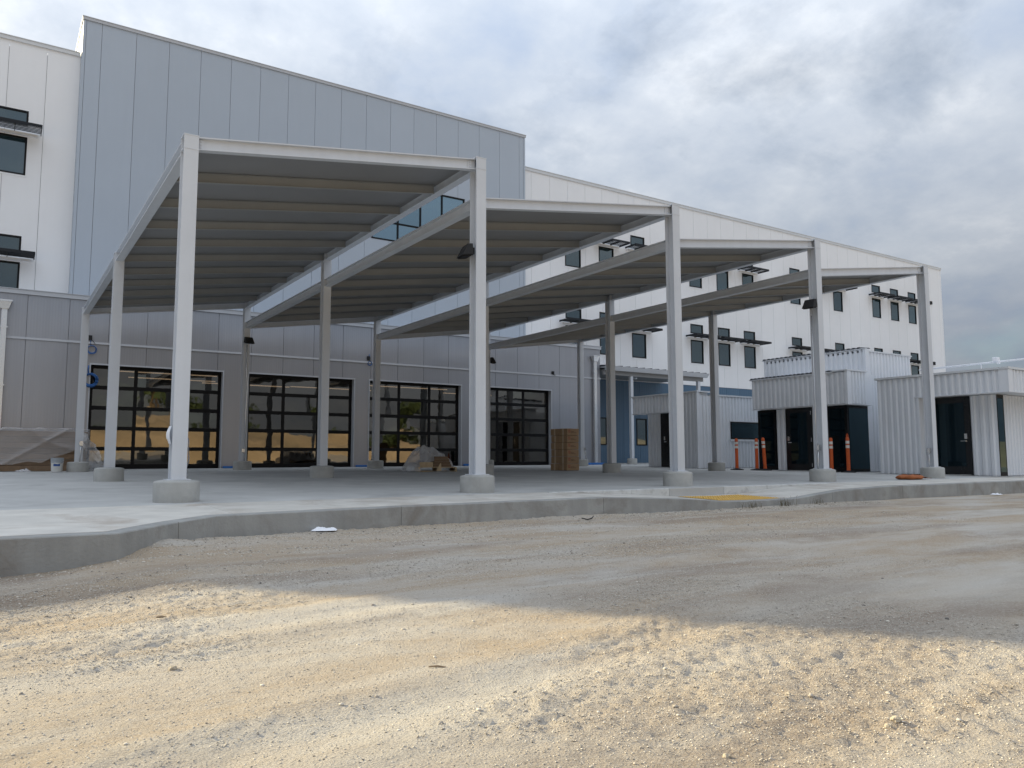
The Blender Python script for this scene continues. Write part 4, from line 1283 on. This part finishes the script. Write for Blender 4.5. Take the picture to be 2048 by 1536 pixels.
# ------------------------------------------------------------------ loose things on the plaza
# stacked cartons
def carton(label, cx_, cy_, z, w, d_, h, rot, printed):
    t = thing('carton', label, 'carton', (cx_, cy_, z), 'cartons stacked by the fourth door')
    t.rotation_euler = (0, 0, rot)
    ROOTLOC[t.name] = (0, 0, 0)
    part('box', MB().box(-w / 2, w / 2, -d_ / 2, d_ / 2, 0.001, h), 'card', t, bev=0.012)
    part('tape', MB().box(-w / 2 - 0.002, -w / 2 + 0.001, -0.03 + random.uniform(-.012, .012), 0.035 + random.uniform(-.012, .012), 0.004, h + 0.002).box(-w / 2, w / 2, -0.03, 0.03, h, h + 0.003), 'tape', t)
    if printed:
        lg = MB(); s = 0.085; x0, z0_ = -w / 2 + 0.05, h * 0.42; y = -d_ / 2 - 0.002
        for (a, b, c, e2) in ((0, s, 0, 0.014), (0, s, s - 0.014, s), (0, 0.014, 0.014, s - 0.014), (s - 0.014, s, 0.014, s - 0.014), (0.03, 0.055, 0.03, 0.055)):
            lg.quad((x0 + a, y, z0_ + c), (x0 + b, y, z0_ + c), (x0 + b, y, z0_ + e2), (x0 + a, y, z0_ + e2))
        part('printed_mark', lg, 'redink', t)
        tx = MB()
        for r_, (z1_, L) in enumerate(((h * 0.52, 0.14), (h * 0.36, 0.21))):
            xx = x0 + s + 0.02; end = xx + L
            while xx < end:
                ww = random.uniform(0.012, 0.03); tx.quad((xx, y, z1_), (xx + ww, y, z1_), (xx + ww, y, z1_ + 0.016), (xx, y, z1_ + 0.016)); xx += ww + 0.007
        part('printed_lines', tx, 'darkink', t)
ORD = ['bottom', 'second', 'third', 'fourth', 'fifth', 'top']
fc = Vector((12.76, 8.80)); ang = R(8)
ex = Vector((math.cos(ang), math.sin(ang))); ey = Vector((-math.sin(ang), math.cos(ang)))
cw_, cd_, ch_ = 0.52, 0.36, 0.216
for k in range(6):
    for s in range(2):
        j1, j2 = random.uniform(-0.012, 0.012), random.uniform(-0.012, 0.012)
        c = fc + ex * (cw_ / 2 + j1 + (0.03 if (s == 1) else 0)) + ey * (cd_ / 2 + s * (cd_ + 0.03) + j2)
        nm = ('brown carton with red printed mark, %s of the right-hand stack' if s == 0 else 'plain brown carton end, %s of the left-hand stack') % (ORD[k] + (' layer' if k not in (0, 5) else ' box'))
        carton(nm, c.x, c.y, G(12.6, 8.8) + 0.006 + k * ch_ + 0.001 * s, cw_, cd_, ch_ - 0.006, ang + random.uniform(-0.02, 0.02), s == 0)

# pallet with brown boards under plastic
pal = thing('pallet', 'broken pine pallet on the slab near the third door', 'pallet', (8.85, 9.95, G(8.8, 9.9)))
pang = R(-20)
def loc2(ox, oy, a):
    ca, sa = math.cos(a), math.sin(a)
    return lambda x, y, z: (ox + x * ca - y * sa, oy + x * sa + y * ca, z)
Lp = loc2(8.85, 10.0, pang)
def obox(L, x0, x1, y0, y1, z0, z1):
    return [L(x0, y0, z0), L(x1, y0, z0), L(x1, y1, z0), L(x0, y1, z0), L(x0, y0, z1), L(x1, y0, z1), L(x1, y1, z1), L(x0, y1, z1)]
gzp = G(8.8, 9.9)
for k in range(6):
    y = -0.52 + k * 0.185
    part('deck_board', MB().hexa(obox(Lp, -0.55, 0.55, y, y + 0.10, gzp + 0.115, gzp + 0.135)), 'pine', pal)
for x in (-0.55, -0.02, 0.51):
    part('stringer', MB().hexa(obox(Lp, x, x + 0.045, -0.52, 0.52, gzp + 0.022, gzp + 0.114)), 'pine', pal)
for y in (-0.52, -0.05, 0.42):
    part('bottom_board', MB().hexa(obox(Lp, -0.55, 0.55, y, y + 0.10, gzp + 0.002, gzp + 0.021)), 'pine', pal)
part('split_board', MB().hexa([Lp(-0.06, -0.60, gzp + 0.01), Lp(0.10, -0.60, gzp + 0.01), Lp(0.10, -0.57, gzp + 0.01), Lp(-0.06, -0.57, gzp + 0.01), Lp(0.07, -0.56, gzp + 0.24), Lp(0.09, -0.56, gzp + 0.24), Lp(0.09, -0.54, gzp + 0.24), Lp(0.07, -0.54, gzp + 0.24)]), 'pine', pal)
bs = thing('board_bundle', 'stack of brown boards on the pallet under plastic', 'boards', (8.85, 10.0, gzp + 0.14))
for k in range(4):
    part('board', MB().hexa(obox(Lp, -0.10 + 0.01 * k, 0.40 - 0.03 * k, -0.45, 0.45, gzp + 0.137 + k * 0.075, gzp + 0.207 + k * 0.075)), 'brownstack', bs)
part('crate_block', MB().hexa(obox(Lp, -0.50, -0.12, -0.46, 0.30, gzp + 0.137, gzp + 0.27)), 'pine', bs)
# plastic drape
def drape(name, label, fn, nu, nv, mat, loc, cat='plastic sheet'):
    mb = MB()
    for j in range(nv + 1):
        for i in range(nu + 1):
            mb.v.append(fn(i / nu, j / nv))
    for j in range(nv):
        for i in range(nu):
            a = j * (nu + 1) + i; mb.f.append((a, a + 1, a + nu + 2, a + nu + 1))
    o = solo(name, mb, mat, label, cat, loc, smooth=True)
    return o
def ridged(x, y, z):
    return 1 - 2 * abs(mnoise.noise(Vector((x, y, z)))) * 1.6
def pal_sheet(u, v):
    k_ = min(1, max(0, (u - 0.2) / 0.2)); x = -0.95 + 1.60 * u; y = -0.60 + 0.24 * k_ + (1.2 - 0.24 * k_) * v
    t = (u - 0.46) / 0.46
    top = 0.66 * max(0.0, 1 - abs(t) ** 2.1) ** 0.8 + 0.05 * math.sin(7 * u)
    front = max(0.0, 0.34 - v) / 0.34
    hem = 0.0 if u < 0.28 else min(0.36, (u - 0.28) * 1.5)
    if u > 0.78:
        hem = max(0.16, hem - (u - 0.78) * 1.2)
    z = top * (1 - front) + min(top, hem) * front
    back = max(0.0, v - 0.75) / 0.25
    z *= 1 - 0.8 * back
    w = 0.10 * ridged(u * 3.3 + v, v * 2.4 - u, 1.7) + 0.085 * ridged(u * 7.1, v * 6.3 + u * 3, 4.1) + 0.03 * ridged(u * 15, v * 13 - u * 6, 2.1) - 0.08
    z = max(0.012, z + w * (0.25 + z))
    return Lp(x + 0.05 * ridged(u * 4, v * 4, 4), y + 0.06 * ridged(u * 4, v * 5, 8) - 0.05 * front, gzp + z)
drape('plastic_sheet', 'crumpled grey plastic sheet heaped over the pallet and boards', pal_sheet, 72, 56, 'film2', (8.8, 10, gzp))
def pal_scrap(u, v):
    return Lp(-0.25 + 0.75 * u, -0.86 + 0.22 * v, gzp + 0.008 + 0.05 * abs(fbm(u * 5, v * 3, 2.2)) * math.sin(math.pi * u) * math.sin(math.pi * v))
drape('plastic_scrap', 'flat scrap of clear plastic on the slab in front of the pallet', pal_scrap, 24, 10, 'film2', (8.8, 9.2, gzp))

# covered stack by the left wall
gs_ = G(-1, 14.6)
stk = thing('covered_stack', 'brown board stack against the wall at the left under plastic', 'stack', (-1.2, 15.0, gs_))
for k in range(7):
    part('board', MB().box(-4.2, 0.28 - 0.02 * (k % 3), 14.45 + 0.02 * (k % 2), 15.9, gs_ + 0.01 + k * 0.155, gs_ + 0.158 + k * 0.155), 'brownstack', stk)
HEM = [(-4.2, 0.40), (-1.78, 0.39), (-1.5, 0.385), (-1.15, 0.47), (-0.95, 0.445), (-0.82, 0.43), (-0.6, 0.56), (-0.3, 0.66), (-0.08, 0.76), (0.3, 0.86)]
def stk_sheet(u, v):
    x = -4.2 + 4.5 * u
    hem = float(np.interp(x, [h[0] for h in HEM], [h[1] for h in HEM]))
    if v < 0.75:
        t = v / 0.75
        top = 1.36 + 0.02 * nz(x * 3, 2)
        z = hem + (top - hem) * t
        swag = 0.10 * math.sin(2.2 * x + 6 * z + 1.5 * nz(x * 1.3, z * 1.3)) + 0.05 * math.sin(5.0 * x - 9 * z) + 0.05 * fbm(x * 1.8, z * 2.4, 3.3) + 0.02 * math.sin(16 * x + 9 * z + 3 * nz(x * 2, z * 2))
        fold = 1 - abs(math.sin(1.35 * (x + 1.9) + 2.4 * (z - 0.4) + 0.6 * nz(x, z)))
        fold2 = 1 - abs(math.sin(2.1 * (x + 0.2) - 3.3 * (z - 0.4)))
        y = 14.40 - 0.04 - 0.05 * abs(swag) - 0.10 * fold ** 3 - 0.06 * fold2 ** 4
    else:
        t = (v - 0.75) / 0.25
        z = 1.36 + 0.05 * fbm(x * 3, t * 2, 5.5) + 0.02 * t
        y = 14.36 + 1.5 * t
    return (x, y, z)
drape('plastic_sheet', 'clear plastic sheet draped over the board stack at the left wall', stk_sheet, 150, 56, 'film', (-1, 14.4, gs_))
def flap(u, v):
    a = 0.22 + 0.36 * v ** 0.7 + 0.06 * fbm(u * 4, v * 4, 9.1)
    x = 0.12 + (a) * u + 0.05 * nz(v * 6, u * 5)
    z = 1.32 - 0.32 * u * (1 - v) - 1.08 * v + 0.03 * nz(u * 6, v * 6, 3)
    y = 14.30 - 0.15 * u - 0.12 * math.sin(6 * u + 3 * v) - 0.10 * fbm(u * 5, v * 5, 6.6)
    return (x, y, max(z, gs_ + 0.01))
drape('plastic_flap', 'bunched clear plastic hanging right of the left rear column', flap, 30, 36, 'film2', (0.4, 14.3, gs_))
def scrap2(u, v):
    return (-1.45 + 0.42 * u, 14.0 + 0.3 * v, G(-1.2, 14.1) + 0.012 + 0.12 * abs(fbm(u * 5, v * 5, 4.4)) * math.sin(math.pi * u) * math.sin(math.pi * v))
drape('plastic_scrap', 'small crumpled plastic scrap on the slab before the left stack', scrap2, 20, 14, 'film2', (-1.2, 14.1, gs_))

# pail
pl = thing('paint_pail', 'grey and white plastic pail with blue label beside the left rear column', 'pail', (-0.50, 13.55, G(-0.5, 13.5)))
pz = G(-0.5, 13.5) + 0.004
part('body', MB().lathe([(0.125, 0), (0.13, 0.005), (0.143, 0.24)], 28, (-0.5, 13.55, pz)), 'pailwhite', pl, smooth=False)
part('rim', MB().lathe([(0.143, 0.241), (0.150, 0.245), (0.150, 0.27), (0.145, 0.272), (0.145, 0.30), (0.155, 0.302), (0.155, 0.33), (0.148, 0.332), (0.150, 0.355), (0.156, 0.357), (0.156, 0.372), (0.0, 0.374)], 28, (-0.5, 13.55, pz), cap=False), 'pailgrey', pl)
lb = MB()
for k in range(8):
    t0, t1 = R(-128 + k * 8), R(-120 + k * 8)
    def LP(t, z): 
        r_ = 0.1335 + 0.0 + (z / 0.24) * 0.013; return (-0.5 + r_ * math.cos(t), 13.55 + r_ * math.sin(t), pz + z)
    lb.quad(LP(t0, 0.155), LP(t1, 0.155), LP(t1, 0.215), LP(t0, 0.215))
part('label_patch', lb, 'labelblue', pl)
part('handle', MB().tube([(-0.5 + 0.158 * math.cos(t), 13.55 + 0.158 * math.sin(t), pz + 0.30 - 0.09 * math.sin(t2)) for t, t2 in zip(np.linspace(R(200), R(340), 12), np.linspace(0, math.pi, 12))], 0.004, 6), 'chrome', pl)

# delineator posts
def delineator(label, x, y, h=1.06, lean=(0, 0), handle=False):
    z = G(x, y)
    t = thing('delineator_post', label, 'delineator', (x, y, z), 'orange delineator posts')
    part('base', MB().lathe([(0.215, 0.002), (0.215, 0.022), (0.19, 0.03), (0.07, 0.055), (0.06, 0.06)], 8, (x, y, z)), 'rubber', t)
    def shear(mb):
        mb.v = [(a + lean[0] * (c - z), b + lean[1] * (c - z), c) for a, b, c in mb.v]; return mb
    pr = [(0.058, 0.05), (0.055, 0.10), (0.052, h - 0.12), (0.056, h - 0.09), (0.056, h - 0.07), (0.045, h - 0.02), (0.03, h)]
    part('tube', shear(MB().lathe(pr, 18, (x, y, z))), 'orange', t, smooth=False)
    for zb in (h - 0.20, h - 0.33):
        part('reflective_band', shear(MB().lathe([(0.0545, zb), (0.0545, zb + 0.085)], 18, (x, y, z), cap=False)), 'reflect', t)
    if handle:
        part('handle', shear(MB().tube([(x - 0.03, y, z + h - 0.01), (x - 0.035, y, z + h + 0.06), (x, y, z + h + 0.10), (x + 0.035, y, z + h + 0.06), (x + 0.03, y, z + h - 0.01)], 0.014, 8)), 'orange', t)
    return t
delineator('orange delineator standing alone in front of the small pavilion window', 18.60, 7.25, 1.04)
delineator('orange delineator at the left of the close pair, behind its neighbour', 18.95, 6.72, 1.04)
delineator('orange delineator at the right of the close pair, leaning slightly', 19.02, 6.45, 1.06, (-0.03, 0.03))
delineator('orange delineator just right of the fourth front column', 19.28, 4.20, 1.04)
delineator('orange delineator with loop handle before the dark glass corner', 19.52, 3.80, 1.06, handle=True)

# sandbag
sb = MB(); ns = 22; nt = 12
gzb = G(15.7, -0.2)
for j in range(nt + 1):
    ph = math.pi * j / nt
    for i in range(ns):
        th2 = 2 * math.pi * i / ns
        rx = math.sin(ph) ** 0.6 * math.cos(th2); ry = math.sin(ph) ** 0.6 * math.sin(th2)
        n_ = 1 + 0.45 * nz(rx * 1.7 + 3, ry * 1.7, 5)
        sb.v.append((15.75 + 0.36 * rx * n_ - 0.05, -0.28 + 0.20 * ry * n_ - 0.05 * rx, gzb + max(0.002, 0.05 + 0.055 * math.cos(ph) * (n_ + 0.5 * nz(rx * 3, ry * 3, 9)) + 0.02 * nz(rx * 5, ry * 5, 2))))
for j in range(nt):
    for i in range(ns):
        i2 = (i + 1) % ns; sb.f.append((j * ns + i, (j + 1) * ns + i, (j + 1) * ns + i2, j * ns + i2))
bag = thing('sandbag', 'flat orange-brown sandbag on the walk beside the right front column', 'sandbag', (15.75, -0.28, gzb))
part('sack', sb, 'bagorange', bag, smooth=True)
tl = MB()
for k in range(10):
    t = k / 9; tl.v += [(16.05 + 0.30 * t, -0.42 - 0.02 * t, gzb + 0.05 - 0.03 * t + 0.01 * math.sin(9 * t)), (16.05 + 0.30 * t, -0.24 + 0.03 * t, gzb + 0.06 - 0.04 * t)]
for k in range(9):
    tl.f.append((2 * k, 2 * k + 2, 2 * k + 3, 2 * k + 1))
part('neck', tl, 'bagorange', bag)

# rag tied on the first front column
def rag(u, v):
    z = 0.80 - 0.50 * v
    x = 0.088 + 0.030 * math.sin(math.pi * min(1, v * 1.2)) * (0.6 + 0.4 * u) + 0.006 * math.sin(14 * v)
    y = -0.02 + 0.16 * (u - 0.5) * (0.5 + 0.5 * v) + 0.02 * fbm(u * 4, v * 5, 2)
    return (x + 0.010, y, z)
rg = drape('white_cloth', 'white plastic cloth tied around the nearest left column', rag, 10, 24, 'paper', (0.1, 0, 0.5), 'cloth')
def rag2(u, v):
    a = R(200) - R(150) * u
    return (-0.10 - 0.045 * math.sin(math.pi * v) * (0.5 + 0.5 * math.sin(math.pi * u)), -0.09 + 0.17 * u, 0.93 - 0.22 * v + 0.02 * nz(u * 4, v * 4, 1))
ob = bpy.data.objects.new('knot', None)
mbk = MB()
for j in range(13):
    for i in range(9):
        mbk.v.append(rag2(i / 8, j / 12))
for j in range(12):
    for i in range(8):
        a = j * 9 + i; mbk.f.append((a, a + 1, a + 10, a + 9))
part('knot', mbk, 'paper', rg, smooth=True)

# foam strips on the slab along the wing
def strip_(label, x0, x1, y, mat, h):
    solo('foam_strip', MB().box(x0, x1, y - 0.06, y + 0.02, G(x0, y) + 0.002, G(x0, y) + h), mat, label, 'foam strip', ((x0 + x1) / 2, y, G(x0, y)), 'blue foam strips along the wing', bev=0.01)
strip_('blue foam strip between the first and second doors', 4.26, 4.96, YV - 0.12, 'bluefoam', 0.07)
strip_('blue foam strip between the second and third doors', 8.78, 9.22, YV - 0.12, 'bluefoam', 0.07)
strip_('blue foam strip between the third and fourth doors', 13.15, 13.55, YV - 0.12, 'bluefoam', 0.08)
strip_('blue foam strip under the right-hand downspout', 18.9, 19.9, YV - 0.35, 'bluefoam', 0.09)

# litter on the dirt
def crumple(name, label, cat, x, y, sx, sy, h, mat, seed, rot=0):
    z0_ = float(ground_z(np.array([x]), np.array([y]))[0]); mb = MB(); n = 14
    for j in range(n + 1):
        for i in range(n + 1):
            u, v = i / n - 0.5, j / n - 0.5
            e = 1 - max(abs(u), abs(v)) * 2
            hx, hy = u * sx, v * sy * (1 - 0.35 * u)
            mb.v.append((x + hx * math.cos(rot) - hy * math.sin(rot), y + hx * math.sin(rot) + hy * math.cos(rot), z0_ + 0.012 + h * (0.15 + max(0, min(1, e * 2.2))) * (0.6 + 0.8 * fbm(u * 4, v * 4, seed))))
    for j in range(n):
        for i in range(n):
            a = j * (n + 1) + i; mb.f.append((a, a + 1, a + n + 2, a + n + 1))
    return solo(name, mb, mat, label, cat, (x, y, z0_), smooth=True)
crumple('paper_litter', 'crumpled white paper lying against the curb at the left', 'litter', 1.05, -2.32, 0.26, 0.17, 0.035, 'paper', 1.0, R(-25))
crumple('paper_litter', 'white scrap in the dirt by the curb at the right edge', 'litter', 15.75, -2.12, 0.26, 0.14, 0.03, 'paper', 2.0)
z_ = ZR + 0.02
solo('rubber_scrap', MB().tube([(4.30, -2.58, z_ + 0.02), (4.38, -2.60, z_), (4.46, -2.58, z_ + 0.01), (4.54, -2.52, z_ + 0.03)], [0.006, 0.008, 0.008, 0.005], 6), 'rubber', 'curved black rubber scrap on the dirt near the curb', 'scrap', (4.4, -2.57, z_))
def stick(label, x, y, L, a, r, mat='wood'):
    z = float(ground_z(np.array([x]), np.array([y]))[0]) + r * 0.6
    dx, dy = math.cos(a) * L / 2, math.sin(a) * L / 2
    solo('stick', MB().tube([(x - dx, y - dy, z), (x, y + 0.003, z + 0.003), (x + dx, y + dy, z)], [r * 0.8, r, r * 0.6], 6), mat, label, 'stick', (x, y, z), 'sticks on the dirt')
stick('short dark stick on the sunlit dirt left of centre', -0.48, -7.75, 0.066, R(-38), 0.004)
stick('flat wood chip on the sunlit dirt near the shadow edge', -1.145, -6.0, 0.052, R(-33), 0.006)
def rock(label, x, y, s, seed):
    z = float(ground_z(np.array([x]), np.array([y]))[0]); mb = MB(); n1, n2 = 7, 10
    for j in range(n1 + 1):
        ph = math.pi * j / n1
        for i in range(n2):
            t = 2 * math.pi * i / n2
            d = Vector((math.sin(ph) * math.cos(t), math.sin(ph) * math.sin(t), math.cos(ph)))
            k = s * (1 + 0.45 * mnoise.noise(d * 1.6 + Vector((seed, 0, 0))))
            mb.v.append((x + d.x * k * 1.2, y + d.y * k, z + s * 0.3 + d.z * k * 0.7))
    for j in range(n1):
        for i in range(n2):
            i2 = (i + 1) % n2; mb.f.append((j * n2 + i, (j + 1) * n2 + i, (j + 1) * n2 + i2, j * n2 + i2))
    solo('rock', mb, 'rock', label, 'rock', (x, y, z), 'larger rocks on the dirt')
rock('largest sunlit rock at the lower right with a long shadow', 0.385, -9.03, 0.014, 1)
rock('pale rock just left of the largest lower-right rock', 0.33, -9.04, 0.011, 2)
rock('tan rock right of centre on the sunlit gravel', 0.355, -8.67, 0.011, 3)
rock('round pale rock near the bottom edge right of centre', -0.25, -8.94, 0.010, 4)
rock('pale angular rock on the sunlit dirt at the left', -1.30, -7.18, 0.013, 5)
# dry weeds at the ramp curb
def weed(label, x, y, h, n, seed):
    rs = random.Random(seed); z = ZR; mb = MB()
    for k in range(n):
        a = rs.uniform(0, 6.28); l = h * rs.uniform(0.4, 1.0); sp = rs.uniform(0.15, 0.9)
        b0 = Vector((x + rs.gauss(0, 0.12), y + rs.uniform(-0.04, 0.04), z))
        p1 = b0 + Vector((math.cos(a) * l * sp * 0.5, math.sin(a) * l * sp * 0.5, l * 0.6)); p2 = b0 + Vector((math.cos(a) * l * sp, math.sin(a) * l * sp, l))
        s = Vector((-math.sin(a), math.cos(a), 0)) * 0.0025
        mb.quad(b0 - s, b0 + s, p1 + s, p1 - s); mb.quad(p1 - s, p1 + s, p2 + s * 0.2, p2 - s * 0.2)
        if rs.random() < 0.6:
            t2 = p2 + Vector((rs.uniform(-0.03, 0.03), rs.uniform(-0.03, 0.03), rs.uniform(0.0, 0.03))); mb.quad(p2 - s, p2 + s, t2 + s, t2 - s)
    solo('dry_weed', mb, 'weed', label, 'weed', (x, y, z), 'dry weeds at the foot of the ramp curb')
weed('dry weed tuft below the right end of the yellow plate', 8.95, -2.06, 0.16, 60, 1)
weed('dry weed tuft below the middle of the yellow plate', 8.15, -2.05, 0.12, 46, 2)
weed('small dry weed right of the yellow plate by the curb', 9.85, -2.04, 0.11, 34, 3)

# ------------------------------------------------------------------ land behind the viewer (seen in the glass)
bm_ = MB(); nu, nv = 80, 22
for j in range(nv + 1):
    for i in range(nu + 1):
        x = -110 + 260 * i / nu; y = -34 - 46 * j / nv
        t = j / nv
        h = 4.4 * math.sin(math.pi * min(1, t * 1.15)) ** 0.8 * (0.75 + 0.6 * fbm(x * 0.035, y * 0.05, 1.1)) + 1.3 * (0.5 + 0.5 * math.sin(x * 0.09 + 1.0)) * math.exp(-((t - 0.25) / 0.16) ** 2)
        bm_.v.append((x, y, -0.5 + max(0, h) + 0.25 * fbm(x * 0.3, y * 0.3, 2) * (t > 0.02) - (0.4 if j in (0, nv) else 0)))
for j in range(nv):
    for i in range(nu):
        a = j * (nu + 1) + i; bm_.f.append((a, a + 1, a + nu + 2, a + nu + 1))
struct('earth_bank', bm_, 'berm', smooth=True)
def crown_mesh(seed, r, h, n):
    rs = np.random.default_rng(seed); mb = MB()
    blobs = [(rs.uniform(-0.6, 0.6) * r, rs.uniform(-0.6, 0.6) * r, rs.uniform(0.3, 0.95) * h, rs.uniform(0.25, 0.45) * r) for _ in range(14)]
    for k in range(n):
        b = blobs[rs.integers(len(blobs))]
        d = rs.normal(size=3); d /= np.linalg.norm(d)
        c = np.array(b[:3]) + d * b[3] * rs.uniform(0.6, 1.05) * np.array([1, 1, 0.8])
        a = rs.normal(size=3); a /= np.linalg.norm(a); bb = np.cross(a, d); bb /= (np.linalg.norm(bb) + 1e-6)
        s = rs.uniform(0.10, 0.22) * r * 0.45
        mb.quad(c - a * s, c + bb * s * 0.6, c + a * s, c - bb * s * 0.6)
    return mb.mesh('crown', 'leaf')
crowns = [crown_mesh(k, 3.2, 4.6, 1500) for k in range(3)]
trunk = MB().tube([(0, 0, -0.5), (0.1, 0, 1.2), (0.0, 0.1, 3.0)], [0.28, 0.22, 0.12], 8).mesh('trunk', 'bark')
tp = [(-12, -66), (-3, -70), (4, -64), (10, -72), (19, -66), (27, -70), (39, -66), (52, -72), (66, -68), (-26, -70)]
tl_ = ['first', 'second', 'third', 'fourth', 'fifth', 'sixth', 'seventh', 'eighth', 'ninth', 'tenth']
for k, (x, y) in enumerate(tp):
    t = thing('tree', 'broad green tree behind the viewer on the earth bank, %s of the row' % tl_[k], 'tree', (x, y, 2.2), 'trees on the earth bank behind the viewer')
    s = 0.75 + 0.5 * ((k * 37) % 10) / 10
    t.scale = (s * 1.2, s * 1.2, s)
    link(bpy.data.objects.new('trunk', trunk), t)
    c = link(bpy.data.objects.new('crown', crowns[k % 3]), t); c.rotation_euler = (0, 0, k * 1.3)
# palm
pm_ = thing('palm_tree', 'slim palm tree behind the viewer mirrored in the first door', 'palm', (14.6, -58, 1.0))
pm_trunk = MB().tube([(14.6, -58, 0), (14.7, -58, 4), (14.6, -58, 7.6)], [0.3, 0.24, 0.2], 8)
part('trunk', pm_trunk, 'bark', pm_)
fr = MB()
rs = random.Random(4)
for k in range(34):
    a = rs.uniform(0, 6.28); up0 = rs.uniform(-0.3, 1.0); L = rs.uniform(1.5, 2.2)
    pts = [Vector((14.6, -58, 7.6)) + Vector((math.cos(a), math.sin(a), 0)) * (L * t) + Vector((0, 0, up0 * L * t - 1.1 * L * t * t)) for t in np.linspace(0, 1, 6)]
    for p, q_ in zip(pts[:-1], pts[1:]):
        s = Vector((-math.sin(a), math.cos(a), 0)) * 0.28
        fr.quad(p - s, p + s, q_ + s * 0.8, q_ - s * 0.8)
part('crown', fr, 'leaf', pm_)
